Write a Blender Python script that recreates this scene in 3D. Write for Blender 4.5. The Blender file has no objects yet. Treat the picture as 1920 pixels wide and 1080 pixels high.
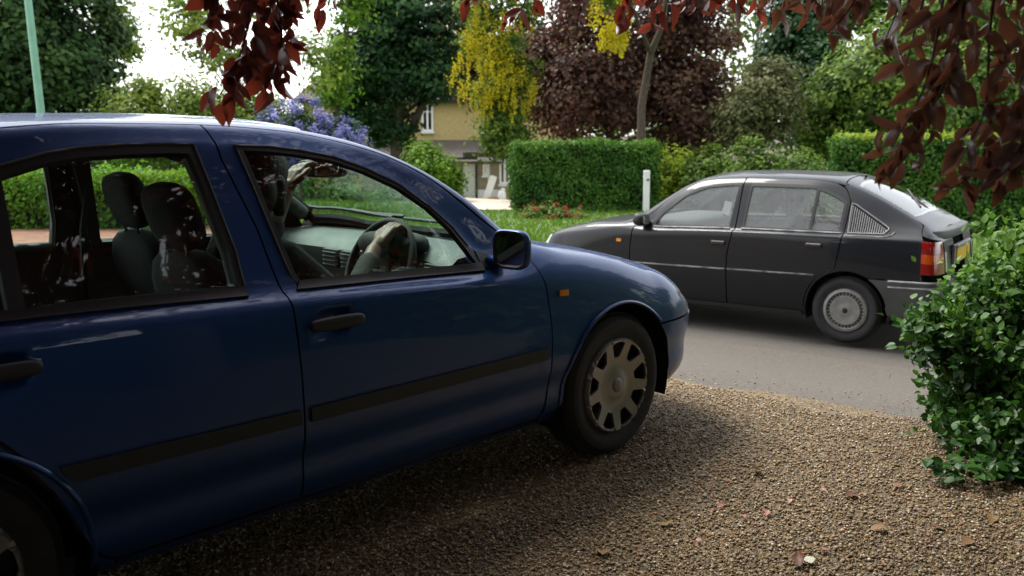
import bpy, bmesh, math, random
import numpy as np
from mathutils import Matrix, Vector
from mathutils.geometry import delaunay_2d_cdt
rng = np.random.default_rng(7); random.seed(7)
S = bpy.context.scene
COL = S.collection
R = math.radians
# ------------------------------------------------------------------ camera
FPX = 1700.35
PITCH, ROLL, EYE = R(9.672), R(-0.107), 1.3585
fw = Vector((0, math.cos(PITCH), -math.sin(PITCH)))
rt0 = Vector((1, 0, 0)); up0 = rt0.cross(fw)
rt = math.cos(ROLL)*rt0 + math.sin(ROLL)*up0
up = -math.sin(ROLL)*rt0 + math.cos(ROLL)*up0
cd = bpy.data.cameras.new('camera'); cam = bpy.data.objects.new('camera', cd); COL.objects.link(cam)
cd.sensor_width = 36; cd.lens = FPX/1920*36; cd.clip_end = 2000; cd.clip_start = 0.05
cd.dof.use_dof = True; cd.dof.focus_distance = 3.5; cd.dof.aperture_fstop = 4.0
cam.matrix_world = Matrix(((rt.x, up.x, -fw.x, 0), (rt.y, up.y, -fw.y, 0), (rt.z, up.z, -fw.z, EYE), (0, 0, 0, 1)))
S.camera = cam
def at(u, v, y):
    """point at ground distance y seen towards photo pixel (u, v)"""
    d = fw + (u-960)/FPX*rt - (v-540)/FPX*up
    t = y/d.y
    return Vector((d.x*t, y, EYE+d.z*t))
# ------------------------------------------------------------------ light
SUN_EL, SUN_AZ = 58, -48          # azimuth measured from +Y towards +X
W = bpy.data.worlds.new('World'); S.world = W; W.use_nodes = True
nt = W.node_tree; nt.nodes.clear()
sky = nt.nodes.new('ShaderNodeTexSky'); sky.sky_type = 'NISHITA'; sky.sun_disc = False
sky.sun_elevation = R(SUN_EL); sky.sun_rotation = R(SUN_AZ); sky.air_density = 1.2; sky.dust_density = 1.5; sky.ozone_density = 1.0
hs = nt.nodes.new('ShaderNodeHueSaturation'); hs.inputs['Saturation'].default_value = 0.2; hs.inputs['Value'].default_value = 1.15
bg = nt.nodes.new('ShaderNodeBackground'); bg.inputs[1].default_value = 0.145
wo = nt.nodes.new('ShaderNodeOutputWorld')
nt.links.new(sky.outputs[0], hs.inputs['Color']); nt.links.new(hs.outputs[0], bg.inputs[0]); nt.links.new(bg.outputs[0], wo.inputs[0])
sl = bpy.data.lights.new('sun', 'SUN'); sl.energy = 1.9; sl.angle = R(24); sl.color = (1, .96, .9)
so = bpy.data.objects.new('sun', sl); COL.objects.link(so)
sd = Vector((math.sin(R(SUN_AZ))*math.cos(R(SUN_EL)), math.cos(R(SUN_AZ))*math.cos(R(SUN_EL)), math.sin(R(SUN_EL))))
so.rotation_euler = sd.to_track_quat('Z', 'Y').to_euler()
S.view_settings.view_transform = 'Standard'; S.view_settings.look = 'None'
S.view_settings.exposure = 1.48; S.view_settings.gamma = 1.0
S.cycles.max_bounces = 8; S.cycles.transparent_max_bounces = 24
S.cycles.transmission_bounces = 6; S.cycles.caustics_reflective = False; S.cycles.caustics_refractive = False

# ------------------------------------------------------------------ materials
MATS = {}
def nodes(name):
    m = bpy.data.materials.new(name); m.use_nodes = True
    MATS[name] = m
    return m, m.node_tree, m.node_tree.nodes['Principled BSDF']
def mat(name, col, rough=.5, metal=0., coat=0., coatr=.05, noise=0., nscale=30., bump=0., bscale=200., rnoise=0., spec=.5, emit=None):
    m, t, b = nodes(name)
    b.inputs['Base Color'].default_value = (*col, 1); b.inputs['Roughness'].default_value = rough
    b.inputs['Metallic'].default_value = metal; b.inputs['Coat Weight'].default_value = coat; b.inputs['Coat Roughness'].default_value = coatr
    b.inputs['Specular IOR Level'].default_value = spec
    if noise or rnoise or bump:
        tc = t.nodes.new('ShaderNodeTexCoord')
        n = t.nodes.new('ShaderNodeTexNoise'); n.inputs['Scale'].default_value = nscale; n.inputs['Detail'].default_value = 6
        t.links.new(tc.outputs['Object'], n.inputs['Vector'])
        if noise:
            r = t.nodes.new('ShaderNodeValToRGB'); e = r.color_ramp.elements
            e[0].position = .3; e[1].position = .7
            e[0].color = (*[c*(1-noise) for c in col], 1); e[1].color = (*[min(1, c*(1+noise)) for c in col], 1)
            t.links.new(n.outputs[0], r.inputs[0]); t.links.new(r.outputs[0], b.inputs['Base Color'])
        if rnoise:
            mr = t.nodes.new('ShaderNodeMapRange'); mr.inputs[1].default_value = .3; mr.inputs[2].default_value = .75
            mr.inputs[3].default_value = max(0, rough-rnoise); mr.inputs[4].default_value = rough+rnoise
            t.links.new(n.outputs[0], mr.inputs[0]); t.links.new(mr.outputs[0], b.inputs['Roughness'])
        if bump:
            n2 = t.nodes.new('ShaderNodeTexNoise'); n2.inputs['Scale'].default_value = bscale; n2.inputs['Detail'].default_value = 4
            t.links.new(tc.outputs['Object'], n2.inputs['Vector'])
            bp = t.nodes.new('ShaderNodeBump'); bp.inputs['Strength'].default_value = bump; bp.inputs['Distance'].default_value = .01
            t.links.new(n2.outputs[0], bp.inputs['Height']); t.links.new(bp.outputs[0], b.inputs['Normal'])
    return m
def carpaint(name, col, metal, rough, coat, coatr, dust, dustcol=(.25, .23, .2)):
    """base + clear coat, and a thin film of dust that lies on upward faces and in patches; fine specks are dust plus painted reflections"""
    m, t, b = nodes(name)
    L = t.links.new
    b.inputs['Metallic'].default_value = metal; b.inputs['Coat Weight'].default_value = coat; b.inputs['Coat Roughness'].default_value = coatr
    b.inputs['Roughness'].default_value = rough
    tc = t.nodes.new('ShaderNodeTexCoord')
    n = t.nodes.new('ShaderNodeTexNoise'); n.inputs['Scale'].default_value = 5; n.inputs['Detail'].default_value = 8; n.inputs['Roughness'].default_value = .7
    L(tc.outputs['Object'], n.inputs['Vector'])
    f = t.nodes.new('ShaderNodeTexNoise'); f.inputs['Scale'].default_value = 160; f.inputs['Detail'].default_value = 3
    L(tc.outputs['Object'], f.inputs['Vector'])
    mr = t.nodes.new('ShaderNodeMapRange'); mr.inputs[1].default_value = .35; mr.inputs[2].default_value = .8; mr.inputs[3].default_value = 0; mr.inputs[4].default_value = dust
    L(n.outputs[0], mr.inputs[0])
    sp = t.nodes.new('ShaderNodeMapRange'); sp.inputs[1].default_value = .69; sp.inputs[2].default_value = .74; sp.inputs[3].default_value = 0; sp.inputs[4].default_value = dust*1.5  # fine pale specks: dust, and small reflections put into the colour
    L(f.outputs[0], sp.inputs[0])
    ad = t.nodes.new('ShaderNodeMath'); ad.operation = 'ADD'; L(mr.outputs[0], ad.inputs[0]); L(sp.outputs[0], ad.inputs[1])
    mx = t.nodes.new('ShaderNodeMix'); mx.data_type = 'RGBA'
    mx.inputs[6].default_value = (*col, 1); mx.inputs[7].default_value = (*dustcol, 1)
    L(ad.outputs[0], mx.inputs[0]); L(mx.outputs[2], b.inputs['Base Color'])
    cr = t.nodes.new('ShaderNodeMapRange'); cr.inputs[1].default_value = .35; cr.inputs[2].default_value = .75
    cr.inputs[3].default_value = coatr; cr.inputs[4].default_value = coatr+dust*.5
    L(n.outputs[0], cr.inputs[0]); L(cr.outputs[0], b.inputs['Coat Roughness'])
    return m
def glass(name, tint, refl=1.0, dust=0., dustcol=(.6, .62, .6)):
    m, t, b = nodes(name); t.nodes.remove(b); L = t.links.new
    tr = t.nodes.new('ShaderNodeBsdfTransparent'); tr.inputs[0].default_value = (*tint, 1)
    gl = t.nodes.new('ShaderNodeBsdfGlossy'); gl.inputs['Roughness'].default_value = .015; gl.inputs[0].default_value = (refl, refl, refl, 1)
    fr = t.nodes.new('ShaderNodeFresnel'); fr.inputs[0].default_value = 1.6
    # a thin pane reflects on both of its faces
    geo = t.nodes.new('ShaderNodeNewGeometry')
    io = t.nodes.new('ShaderNodeMapRange'); io.inputs[3].default_value = 1.6; io.inputs[4].default_value = 1/1.6   # same Fresnel from both sides: the pane is a parallel plate
    L(geo.outputs['Backfacing'], io.inputs[0]); L(io.outputs[0], fr.inputs[0])
    mx = t.nodes.new('ShaderNodeMixShader'); L(fr.outputs[0], mx.inputs[0]); L(tr.outputs[0], mx.inputs[1]); L(gl.outputs[0], mx.inputs[2])
    out = t.nodes['Material Output']
    if dust:
        di = t.nodes.new('ShaderNodeBsdfDiffuse'); di.inputs[0].default_value = (*dustcol, 1)
        tc = t.nodes.new('ShaderNodeTexCoord'); n = t.nodes.new('ShaderNodeTexNoise'); n.inputs['Scale'].default_value = 4; n.inputs['Detail'].default_value = 8
        L(tc.outputs['Object'], n.inputs['Vector'])
        mr = t.nodes.new('ShaderNodeMapRange'); mr.inputs[1].default_value = .3; mr.inputs[2].default_value = .75; mr.inputs[3].default_value = dust*.6; mr.inputs[4].default_value = dust*1.3
        L(n.outputs[0], mr.inputs[0])
        m2 = t.nodes.new('ShaderNodeMixShader'); L(mr.outputs[0], m2.inputs[0]); L(mx.outputs[0], m2.inputs[1]); L(di.outputs[0], m2.inputs[2]); L(m2.outputs[0], out.inputs[0])
    else:
        L(mx.outputs[0], out.inputs[0])
    return m
def leafmat(name, cols, transl=.35, rough=.5, spec=.4, tcol=None):
    """leaf colour from the per-leaf 'tint' value; light also passes through the blade"""
    m, t, b = nodes(name); L = t.links.new
    a = t.nodes.new('ShaderNodeAttribute'); a.attribute_name = 'tint'
    r = t.nodes.new('ShaderNodeValToRGB'); e = r.color_ramp.elements
    while len(e) < len(cols): e.new(.5)
    for i, c in enumerate(cols):
        e[i].position = i/(len(cols)-1); e[i].color = (*c, 1)
    L(a.outputs['Fac'], r.inputs[0]); L(r.outputs[0], b.inputs['Base Color'])
    b.inputs['Roughness'].default_value = rough; b.inputs['Specular IOR Level'].default_value = spec
    tr = t.nodes.new('ShaderNodeBsdfTranslucent')
    if tcol:
        mc = t.nodes.new('ShaderNodeMix'); mc.data_type = 'RGBA'; mc.inputs[0].default_value = .7; mc.inputs[7].default_value = (*tcol, 1)
        L(r.outputs[0], mc.inputs[6]); L(mc.outputs[2], tr.inputs[0])
    else: L(r.outputs[0], tr.inputs[0])
    mx = t.nodes.new('ShaderNodeMixShader'); mx.inputs[0].default_value = transl
    L(b.outputs[0], mx.inputs[1]); L(tr.outputs[0], mx.inputs[2]); L(mx.outputs[0], t.nodes['Material Output'].inputs[0])
    return m

# ------------------------------------------------------------------ mesh helpers
def link(name, me, material=None, parent=None):
    o = bpy.data.objects.new(name, me); COL.objects.link(o)
    if material is not None:
        for mm in (material if isinstance(material, (list, tuple)) else [material]): me.materials.append(mm)
    if parent: o.parent = parent
    return o
def tag(o, label=None, cat=None, group=None, kind=None):
    if label: o['label'] = label
    if cat: o['category'] = cat
    if group: o['group'] = group
    if kind: o['kind'] = kind
    return o
def empty(name, label, cat, M=None, loc=None, group=None):
    o = bpy.data.objects.new(name, None); COL.objects.link(o); o.empty_display_size = .3
    if M is not None: o.matrix_world = M
    if loc is not None: o.location = loc
    return tag(o, label, cat, group)
def npmesh(name, V, F, smooth=True, tint=None, midx=None):
    V = np.asarray(V, np.float32); F = np.asarray(F, np.int32); k = F.shape[1]
    me = bpy.data.meshes.new(name)
    me.vertices.add(len(V)); me.vertices.foreach_set('co', V.ravel())
    me.loops.add(F.size); me.loops.foreach_set('vertex_index', F.ravel())
    me.polygons.add(len(F)); me.polygons.foreach_set('loop_start', np.arange(0, F.size, k, dtype=np.int32))
    me.polygons.foreach_set('loop_total', np.full(len(F), k, np.int32))
    me.polygons.foreach_set('use_smooth', np.full(len(F), smooth))
    if midx is not None: me.polygons.foreach_set('material_index', np.asarray(midx, np.int32))
    if tint is not None:
        a = me.attributes.new('tint', 'FLOAT', 'POINT'); a.data.foreach_set('value', np.asarray(tint, np.float32))
    me.update(calc_edges=True); me.validate()
    return me
class Geo:
    """collects verts and polygons, builds ONE mesh"""
    def __init__(s): s.v = []; s.f = []
    def add(s, vs, fs):
        o = len(s.v); s.v += [tuple(v) for v in vs]; s.f += [tuple(i+o for i in f) for f in fs]; return s
    def box(s, c, d, M=None):
        x, y, z = d[0]/2, d[1]/2, d[2]/2
        vs = [Vector((a*x, b*y, e*z)) for a in (-1, 1) for b in (-1, 1) for e in (-1, 1)]
        if M is not None: vs = [M @ v for v in vs]
        vs = [v+Vector(c) for v in vs]
        return s.add(vs, [(0, 1, 3, 2), (4, 6, 7, 5), (0, 4, 5, 1), (2, 3, 7, 6), (0, 2, 6, 4), (1, 5, 7, 3)])
    def tube(s, pts, rads, n=8, cap=True):
        pts = [Vector(p) for p in pts]; base = len(s.v)
        t0 = (pts[1]-pts[0]).normalized(); a = t0.orthogonal().normalized()
        rings = []
        for i, p in enumerate(pts):
            t = (pts[min(i+1, len(pts)-1)]-pts[max(i-1, 0)]).normalized()
            a = (a-t*a.dot(t)).normalized(); b = t.cross(a)
            r = rads[i] if hasattr(rads, '__len__') else rads
            rings.append([p+r*(math.cos(2*math.pi*j/n)*a+math.sin(2*math.pi*j/n)*b) for j in range(n)])
        vs = [v for q in rings for v in q]; fs = []
        for i in range(len(pts)-1):
            for j in range(n):
                k = (j+1) % n; fs.append((i*n+j, i*n+k, (i+1)*n+k, (i+1)*n+j))
        if cap: fs += [tuple(reversed(range(n))), tuple(range((len(pts)-1)*n, len(pts)*n))]
        return s.add(vs, fs)
    def sup(s, c, r, e=.6, M=None, nu=16, nv=10):
        """superellipsoid cushion"""
        def pw(x): return math.copysign(abs(x)**e, x)
        vs = []; fs = []
        for i in range(nv+1):
            th = -math.pi/2+math.pi*i/nv
            for j in range(nu):
                ph = 2*math.pi*j/nu
                v = Vector((r[0]*pw(math.cos(th))*pw(math.cos(ph)), r[1]*pw(math.cos(th))*pw(math.sin(ph)), r[2]*pw(math.sin(th))))
                if M is not None: v = M @ v
                vs.append(v+Vector(c))
        for i in range(nv):
            for j in range(nu):
                k = (j+1) % nu; fs.append((i*nu+j, i*nu+k, (i+1)*nu+k, (i+1)*nu+j))
        return s.add(vs, fs)
    def prism(s, poly, z0, z1):
        n = len(poly)
        vs = [(x, y, z0) for x, y in poly]+[(x, y, z1) for x, y in poly]
        return s.add(vs, [tuple(reversed(range(n))), tuple(range(n, 2*n))]+[(i, (i+1) % n, n+(i+1) % n, n+i) for i in range(n)])
    def lathe(s, prof, n=48, axis='Y', c=(0, 0, 0), closed=False):
        """prof: (radius, offset along axis)"""
        vs = []; fs = []; m = len(prof)
        for j in range(n):
            a = 2*math.pi*j/n
            for r, h in prof:
                v = (r*math.cos(a), h, r*math.sin(a)) if axis == 'Y' else (r*math.cos(a), r*math.sin(a), h)
                vs.append(Vector(v)+Vector(c))
        for j in range(n):
            k = (j+1) % n
            for i in range(m if closed else m-1):
                i2 = (i+1) % m
                fs.append((j*m+i, j*m+i2, k*m+i2, k*m+i))
        return s.add(vs, fs)
    def mesh(s, name, smooth=False, bevel=0, seg=2, angle=40):
        me = bpy.data.meshes.new(name); me.from_pydata(s.v, [], s.f); me.update()
        bm = bmesh.new(); bm.from_mesh(me)
        bmesh.ops.recalc_face_normals(bm, faces=bm.faces[:])
        if bevel:
            es = [e for e in bm.edges if len(e.link_faces) == 2 and e.calc_face_angle(0) > R(angle)]
            bmesh.ops.bevel(bm, geom=es, offset=bevel, segments=seg, profile=.5, affect='EDGES')
        bm.to_mesh(me); bm.free()
        if smooth:
            me.polygons.foreach_set('use_smooth', np.ones(len(me.polygons), bool))
            try: me.set_sharp_from_angle(angle=R(angle))
            except Exception: pass
        return me
    def obj(s, name, m, parent=None, **k): return link(name, s.mesh(name, **k), m, parent)
# ------------------------------------------------------------------ car bodywork: a lofted skin cut into panels
def pch(x, y, xq):
    x = np.asarray(x, float); y = np.asarray(y, float); h = np.diff(x); d = np.diff(y)/h
    m = np.zeros_like(y); m[0] = d[0]; m[-1] = d[-1]
    for i in range(1, len(x)-1):
        if d[i-1]*d[i] > 0:
            w1 = 2*h[i]+h[i-1]; w2 = h[i]+2*h[i-1]; m[i] = (w1+w2)/(w1/d[i-1]+w2/d[i])
    i = np.clip(np.searchsorted(x, xq)-1, 0, len(x)-2); t = (xq-x[i])/h[i]
    # straight extrapolation outside
    tt = np.clip(t, 0, 1)
    v = (2*tt**3-3*tt**2+1)*y[i]+(tt**3-2*tt**2+tt)*h[i]*m[i]+(-2*tt**3+3*tt**2)*y[i+1]+(tt**3-tt**2)*h[i]*m[i+1]
    v = v+np.where(t < 0, (xq-x[0])*m[0], 0)+np.where(t > 1, (xq-x[-1])*m[-1], 0)
    return v
class Loft:
    NL = .8; TL = .6
    def __init__(L, K, s0, s1, noseL, noseZ, tailL, tailZ, pn, pt):
        L.s0, L.s1, L.pn, L.pt = s0, s1, pn, pt
        L.nL, L.nZ, L.tL, L.tZ = (np.array(a, float) for a in (noseL, noseZ, tailL, tailZ))
        L.gs = np.arange(s0-.3, s1+.31, .01); L.nk = len(K)
        L.gn = np.zeros((L.nk, len(L.gs))); L.gz = L.gn.copy()
        ker = np.exp(-.5*(np.arange(-9, 10)/3.0)**2); ker /= ker.sum()
        for k, rows in enumerate(K):
            r = np.array(rows, float)
            for g, c in ((L.gn, 1), (L.gz, 2)):
                y = pch(r[:, 0], r[:, c], L.gs)
                p = np.concatenate([2*y[0]-y[9:0:-1], y, 2*y[-1]-y[-2:-11:-1]])
                g[k] = np.convolve(p, ker, 'valid')
        L.dents = []; L.grooves = []
    def controls(L, w):
        w = np.asarray(w, float); s = np.clip(w, L.s0, L.s1)
        n = np.stack([np.interp(s, L.gs, L.gn[k]) for k in range(L.nk)], -1)
        z = np.stack([np.interp(s, L.gs, L.gz[k]) for k in range(L.nk)], -1)
        sv = np.repeat(s[:, None], L.nk, 1)
        q = np.clip((L.s0-w)/L.NL, 0, .9985)[:, None]; t = 1-(1-q)**2
        E = (1-t**L.pn)**(1/L.pn); sv = sv-t*L.nL; z = z+(L.nZ-z)*t*(q > 0); n = n*np.where(q > 0, E, 1)
        q = np.clip((w-L.s1)/L.TL, 0, .9985)[:, None]; t = 1-(1-q)**2
        E = (1-t**L.pt)**(1/L.pt); sv = sv+t*L.tL; z = z+(L.tZ-z)*t*(q > 0); n = n*np.where(q > 0, E, 1)
        return sv, n, z
    def herm(L, c, u, mirror):
        # c (m,nk), u (m,)
        d = np.diff(c, axis=1); a, b = d[:, :-1], d[:, 1:]
        with np.errstate(all='ignore'):
            hm = np.where(a*b > 0, 2*a*b/(a+b), 0)
        last = d[:, -1:] if mirror < 0 else np.zeros_like(d[:, -1:])
        m = np.concatenate([d[:, :1], hm, last], 1)
        i = np.clip(np.floor(u).astype(int), 0, L.nk-2); t = u-i; r = np.arange(len(u))
        return ((2*t**3-3*t**2+1)*c[r, i]+(t**3-2*t**2+t)*m[r, i]+(-2*t**3+3*t**2)*c[r, i+1]+(t**3-t**2)*m[r, i+1])
    def raw(L, w, u):
        w = np.asarray(w, float); u = np.clip(np.asarray(u, float), 0, L.nk-1)
        sv, n, z = L.controls(w)
        return np.stack([L.herm(sv, u, 1), L.herm(n, u, -1), L.herm(z, u, 1)], -1)
    def nrm0(L, w, u):
        e = 2e-3
        dw = L.raw(w+e, u)-L.raw(w-e, u)
        du = L.raw(w, np.minimum(u+e*3, L.nk-1))-L.raw(w, np.maximum(u-e*3, 0))
        c = np.cross(du, dw); l = np.linalg.norm(c, axis=1, keepdims=True)
        c = c/np.maximum(l, 1e-12)
        # at the centre line the skin faces straight up / fore / aft
        return c
    def P(L, w, u):
        w = np.asarray(w, float); u = np.asarray(u, float)
        p = L.raw(w, u)
        if L.grooves:
            p = p.copy()
            for z0, sg, dep in L.grooves: p[:, 1] -= dep*np.exp(-((p[:, 2]-z0)/sg)**2)*(u < 3)*np.clip(p[:, 1]/.3, 0, 1)
        if L.dents:
            d = np.zeros(len(p))
            for s, z, rs, rz, dep in L.dents:
                q = ((p[:, 0]-s)/rs)**2+((p[:, 2]-z)/rz)**2
                d += dep*np.where((q < 1) & (u < 5), (1-q)**1.0*(1-q*.2), 0)
            p = p-L.nrm0(w, u)*d[:, None]
        return p
    def N(L, w, u):
        if not (L.dents or L.grooves): return L.nrm0(w, u)
        e = 2e-3
        dw = L.P(w+e, u)-L.P(w-e, u); du = L.P(w, np.minimum(u+e*3, L.nk-1))-L.P(w, np.maximum(u-e*3, 0))
        c = np.cross(du, dw); return c/np.maximum(np.linalg.norm(c, axis=1, keepdims=True), 1e-12)
    def u_of(L, s, val, col):
        """u where the section at s has z=val (col 2, side) or n=val (col 1, top)"""
        us = np.linspace(0, 5.98, 300) if col == 2 else np.linspace(4.0, 8, 300)
        q = L.raw(np.full(300, s), us)[:, col]
        if col == 1: return float(np.interp(-val, -q, us))
        q = np.maximum.accumulate(q); return float(np.interp(val, q, us))
    def path(L, pts, closed=True, step=.025):
        out = []; n = len(pts)
        for i in range(n if closed else n-1):
            a, b = pts[i], pts[(i+1) % n]
            if a[0] == b[0] and a[0] in 'zn':
                k = max(1, int(math.hypot(b[1]-a[1], b[2]-a[2])/step))
                for j in range(k):
                    t = j/k; out.append(L.conv((a[0], a[1]+(b[1]-a[1])*t, a[2]+(b[2]-a[2])*t)))
            else:
                A, B = L.conv(a), L.conv(b); k = max(1, int(math.hypot((B[0]-A[0])/step, (B[1]-A[1])/.09)))
                for j in range(k): out.append((A[0]+(B[0]-A[0])*j/k, A[1]+(B[1]-A[1])*j/k))
        if not closed: out.append(L.conv(pts[-1]))
        return out
    def conv(L, p):
        if p[0] == 'u': return (p[1], p[2])
        return (p[1], L.u_of(p[1], p[2], 2 if p[0] == 'z' else 1))
def inside(P, poly):
    x, y = P[:, 0], P[:, 1]; r = np.zeros(len(P), bool); n = len(poly)
    for i in range(n):
        x1, y1 = poly[i]; x2, y2 = poly[(i+1) % n]
        if y1 == y2: continue
        c = ((y1 > y) != (y2 > y)) & (x < (x2-x1)*(y-y1)/(y2-y1)+x1); r ^= c
    return r
def segdist(P, poly):
    d = np.full(len(P), 1e9); n = len(poly)
    for i in range(n):
        a = np.array(poly[i]); b = np.array(poly[(i+1) % n]); ab = b-a; l = (ab**2).sum()
        if l < 1e-12: continue
        t = np.clip(((P-a)@ab)/l, 0, 1); q = a+t[:, None]*ab; d = np.minimum(d, ((P-q)**2).sum(1))
    return np.sqrt(d)
HW, HU = .03, .11
def panel(L, name, poly, mats, side=1, off=0., thick=.02, holes=(), parent=None, centre=False, step=.025, hw=HW, hu=HU, single=False):
    """cut a piece out of the skin: outer face, edge walls and inner face, all in one mesh. mats = (outer, wall, inner)"""
    sc = np.array([1/hw, 1/hu])
    loops = [L.path(poly, True, step)]+[L.path(h, True, step) for h in holes]
    loops = [[tuple(np.array(p)*sc) for p in lp] for lp in loops]
    allp = [p for lp in loops for p in lp]; edges = []; o = 0
    for lp in loops:
        n = len(lp); edges += [(o+i, o+(i+1) % n) for i in range(n)]; o += n
    ar = np.array(loops[0]); lo, hi = ar.min(0), ar.max(0)
    gx, gy = np.meshgrid(np.arange(math.floor(lo[0]), hi[0]+1), np.arange(math.floor(lo[1]), hi[1]+1)); g = np.stack([gx.ravel(), gy.ravel()], 1).astype(float)
    g = g[inside(g, loops[0])]
    for lp in loops[1:]: g = g[~inside(g, lp)]
    for lp in loops: 
        if len(g): g = g[segdist(g, lp) > .4]
    vs = [Vector(p) for p in allp]+[Vector(p) for p in g]
    r = delaunay_2d_cdt(vs, edges, [], 0, 1e-4)
    V = np.array([tuple(v) for v in r[0]]); T = np.array([f for f in r[2] if len(f) == 3])
    c = V[T].mean(1); k = inside(c, loops[0])
    for lp in loops[1:]: k &= ~inside(c, lp)
    T = T[k]
    a = V[T[:, 1]]-V[T[:, 0]]; b = V[T[:, 2]]-V[T[:, 0]]; cr = a[:, 0]*b[:, 1]-a[:, 1]*b[:, 0]
    T = T[np.abs(cr) > 1e-7]; cr = cr[np.abs(cr) > 1e-7]; T[cr < 0] = T[cr < 0][:, ::-1]
    w, u = V[:, 0]*hw, V[:, 1]*hu
    p = L.P(w, u); nn = L.N(w, u)
    # boundary edges
    from collections import Counter
    ec = Counter()
    for t in T:
        for i in range(3): ec[(t[i], t[(i+1) % 3])] += 1
    bd = [e for e in ec if (e[1], e[0]) not in ec]
    allV, allN, allF, allM = [], [], [], []
    for sd in ((1, -1) if centre else (side,)):
        X = np.stack([-p[:, 0], sd*p[:, 1], p[:, 2]], 1); NN = np.stack([-nn[:, 0], sd*nn[:, 1], nn[:, 2]], 1)
        # make the sign of the normal point outwards (away from the car's core)
        core = np.stack([X[:, 0]*.8+(-1.3)*.2, X[:, 1]*0, np.full(len(X), .55)], 1)
        if ((NN*(X-core)).sum(1) < 0).mean() > .5: NN = -NN
        A = X+NN*off
        # winding
        e1 = A[T[:, 1]]-A[T[:, 0]]; e2 = A[T[:, 2]]-A[T[:, 0]]
        flip = ((np.cross(e1, e2)*NN[T].mean(1)).sum(1) < 0).mean() > .5
        TT = T[:, ::-1] if flip else T
        b0 = sum(len(q) for q in allV)
        allV.append(A); allN.append(NN); allF += [tuple(b0+i for i in t) for t in TT]; allM += [0]*len(TT)
        if single or thick == 0: continue
        B = X+NN*(off-thick); b1 = b0+len(A)
        allV.append(B); allN.append(-NN); allF += [tuple(b1+i for i in t[::-1]) for t in TT]; allM += [2]*len(TT)
        b2 = b1+len(B); WV, WN, q = [], [], 0
        for (i, j) in bd:
            if abs(A[i, 1]) < 2e-3 and abs(A[j, 1]) < 2e-3: continue
            if flip: i, j = j, i
            e = A[j]-A[i]; wn = np.cross(e, NN[i]); l = np.linalg.norm(wn)
            if l < 1e-9: continue
            wn = wn/l
            WV += [A[i], A[j], B[j], B[i]]; WN += [wn]*4
            allF.append((b2+q+3, b2+q+2, b2+q+1, b2+q)); allM.append(1); q += 4
        if q: allV.append(np.array(WV)); allN.append(np.array(WN))
    Vv = np.concatenate(allV); Nn = np.concatenate(allN)
    me = bpy.data.meshes.new(name); me.from_pydata(Vv.tolist(), [], allF)
    me.polygons.foreach_set('material_index', np.array(allM, np.int32)); me.polygons.foreach_set('use_smooth', np.ones(len(me.polygons), bool))
    me.update()
    if len(me.vertices) == len(Nn): me.normals_split_custom_set_from_vertices([tuple(x) for x in Nn])
    ms = mats if isinstance(mats, (tuple, list)) else (mats,)*3
    return link(name, me, ms, parent)
def arc(c, r, a0, a1, n=18):
    return [('z', c[0]+r*math.cos(R(a0+(a1-a0)*i/n)), c[1]+r*math.sin(R(a0+(a1-a0)*i/n))) for i in range(n+1)]
def car_root(name, label, C, yaw, pit, group=None):
    a, t = R(yaw), R(pit)
    Fh = Vector((math.sin(a), math.cos(a), 0)); F = math.cos(t)*Fh-math.sin(t)*Vector((0, 0, 1)); U = math.cos(t)*Vector((0, 0, 1))+math.sin(t)*Fh
    Lf = U.cross(F)
    M = Matrix(((F.x, Lf.x, U.x, C[0]), (F.y, Lf.y, U.y, C[1]), (F.z, Lf.z, U.z, C[2]), (0, 0, 0, 1)))
    return empty(name, label, 'car', M)
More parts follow.
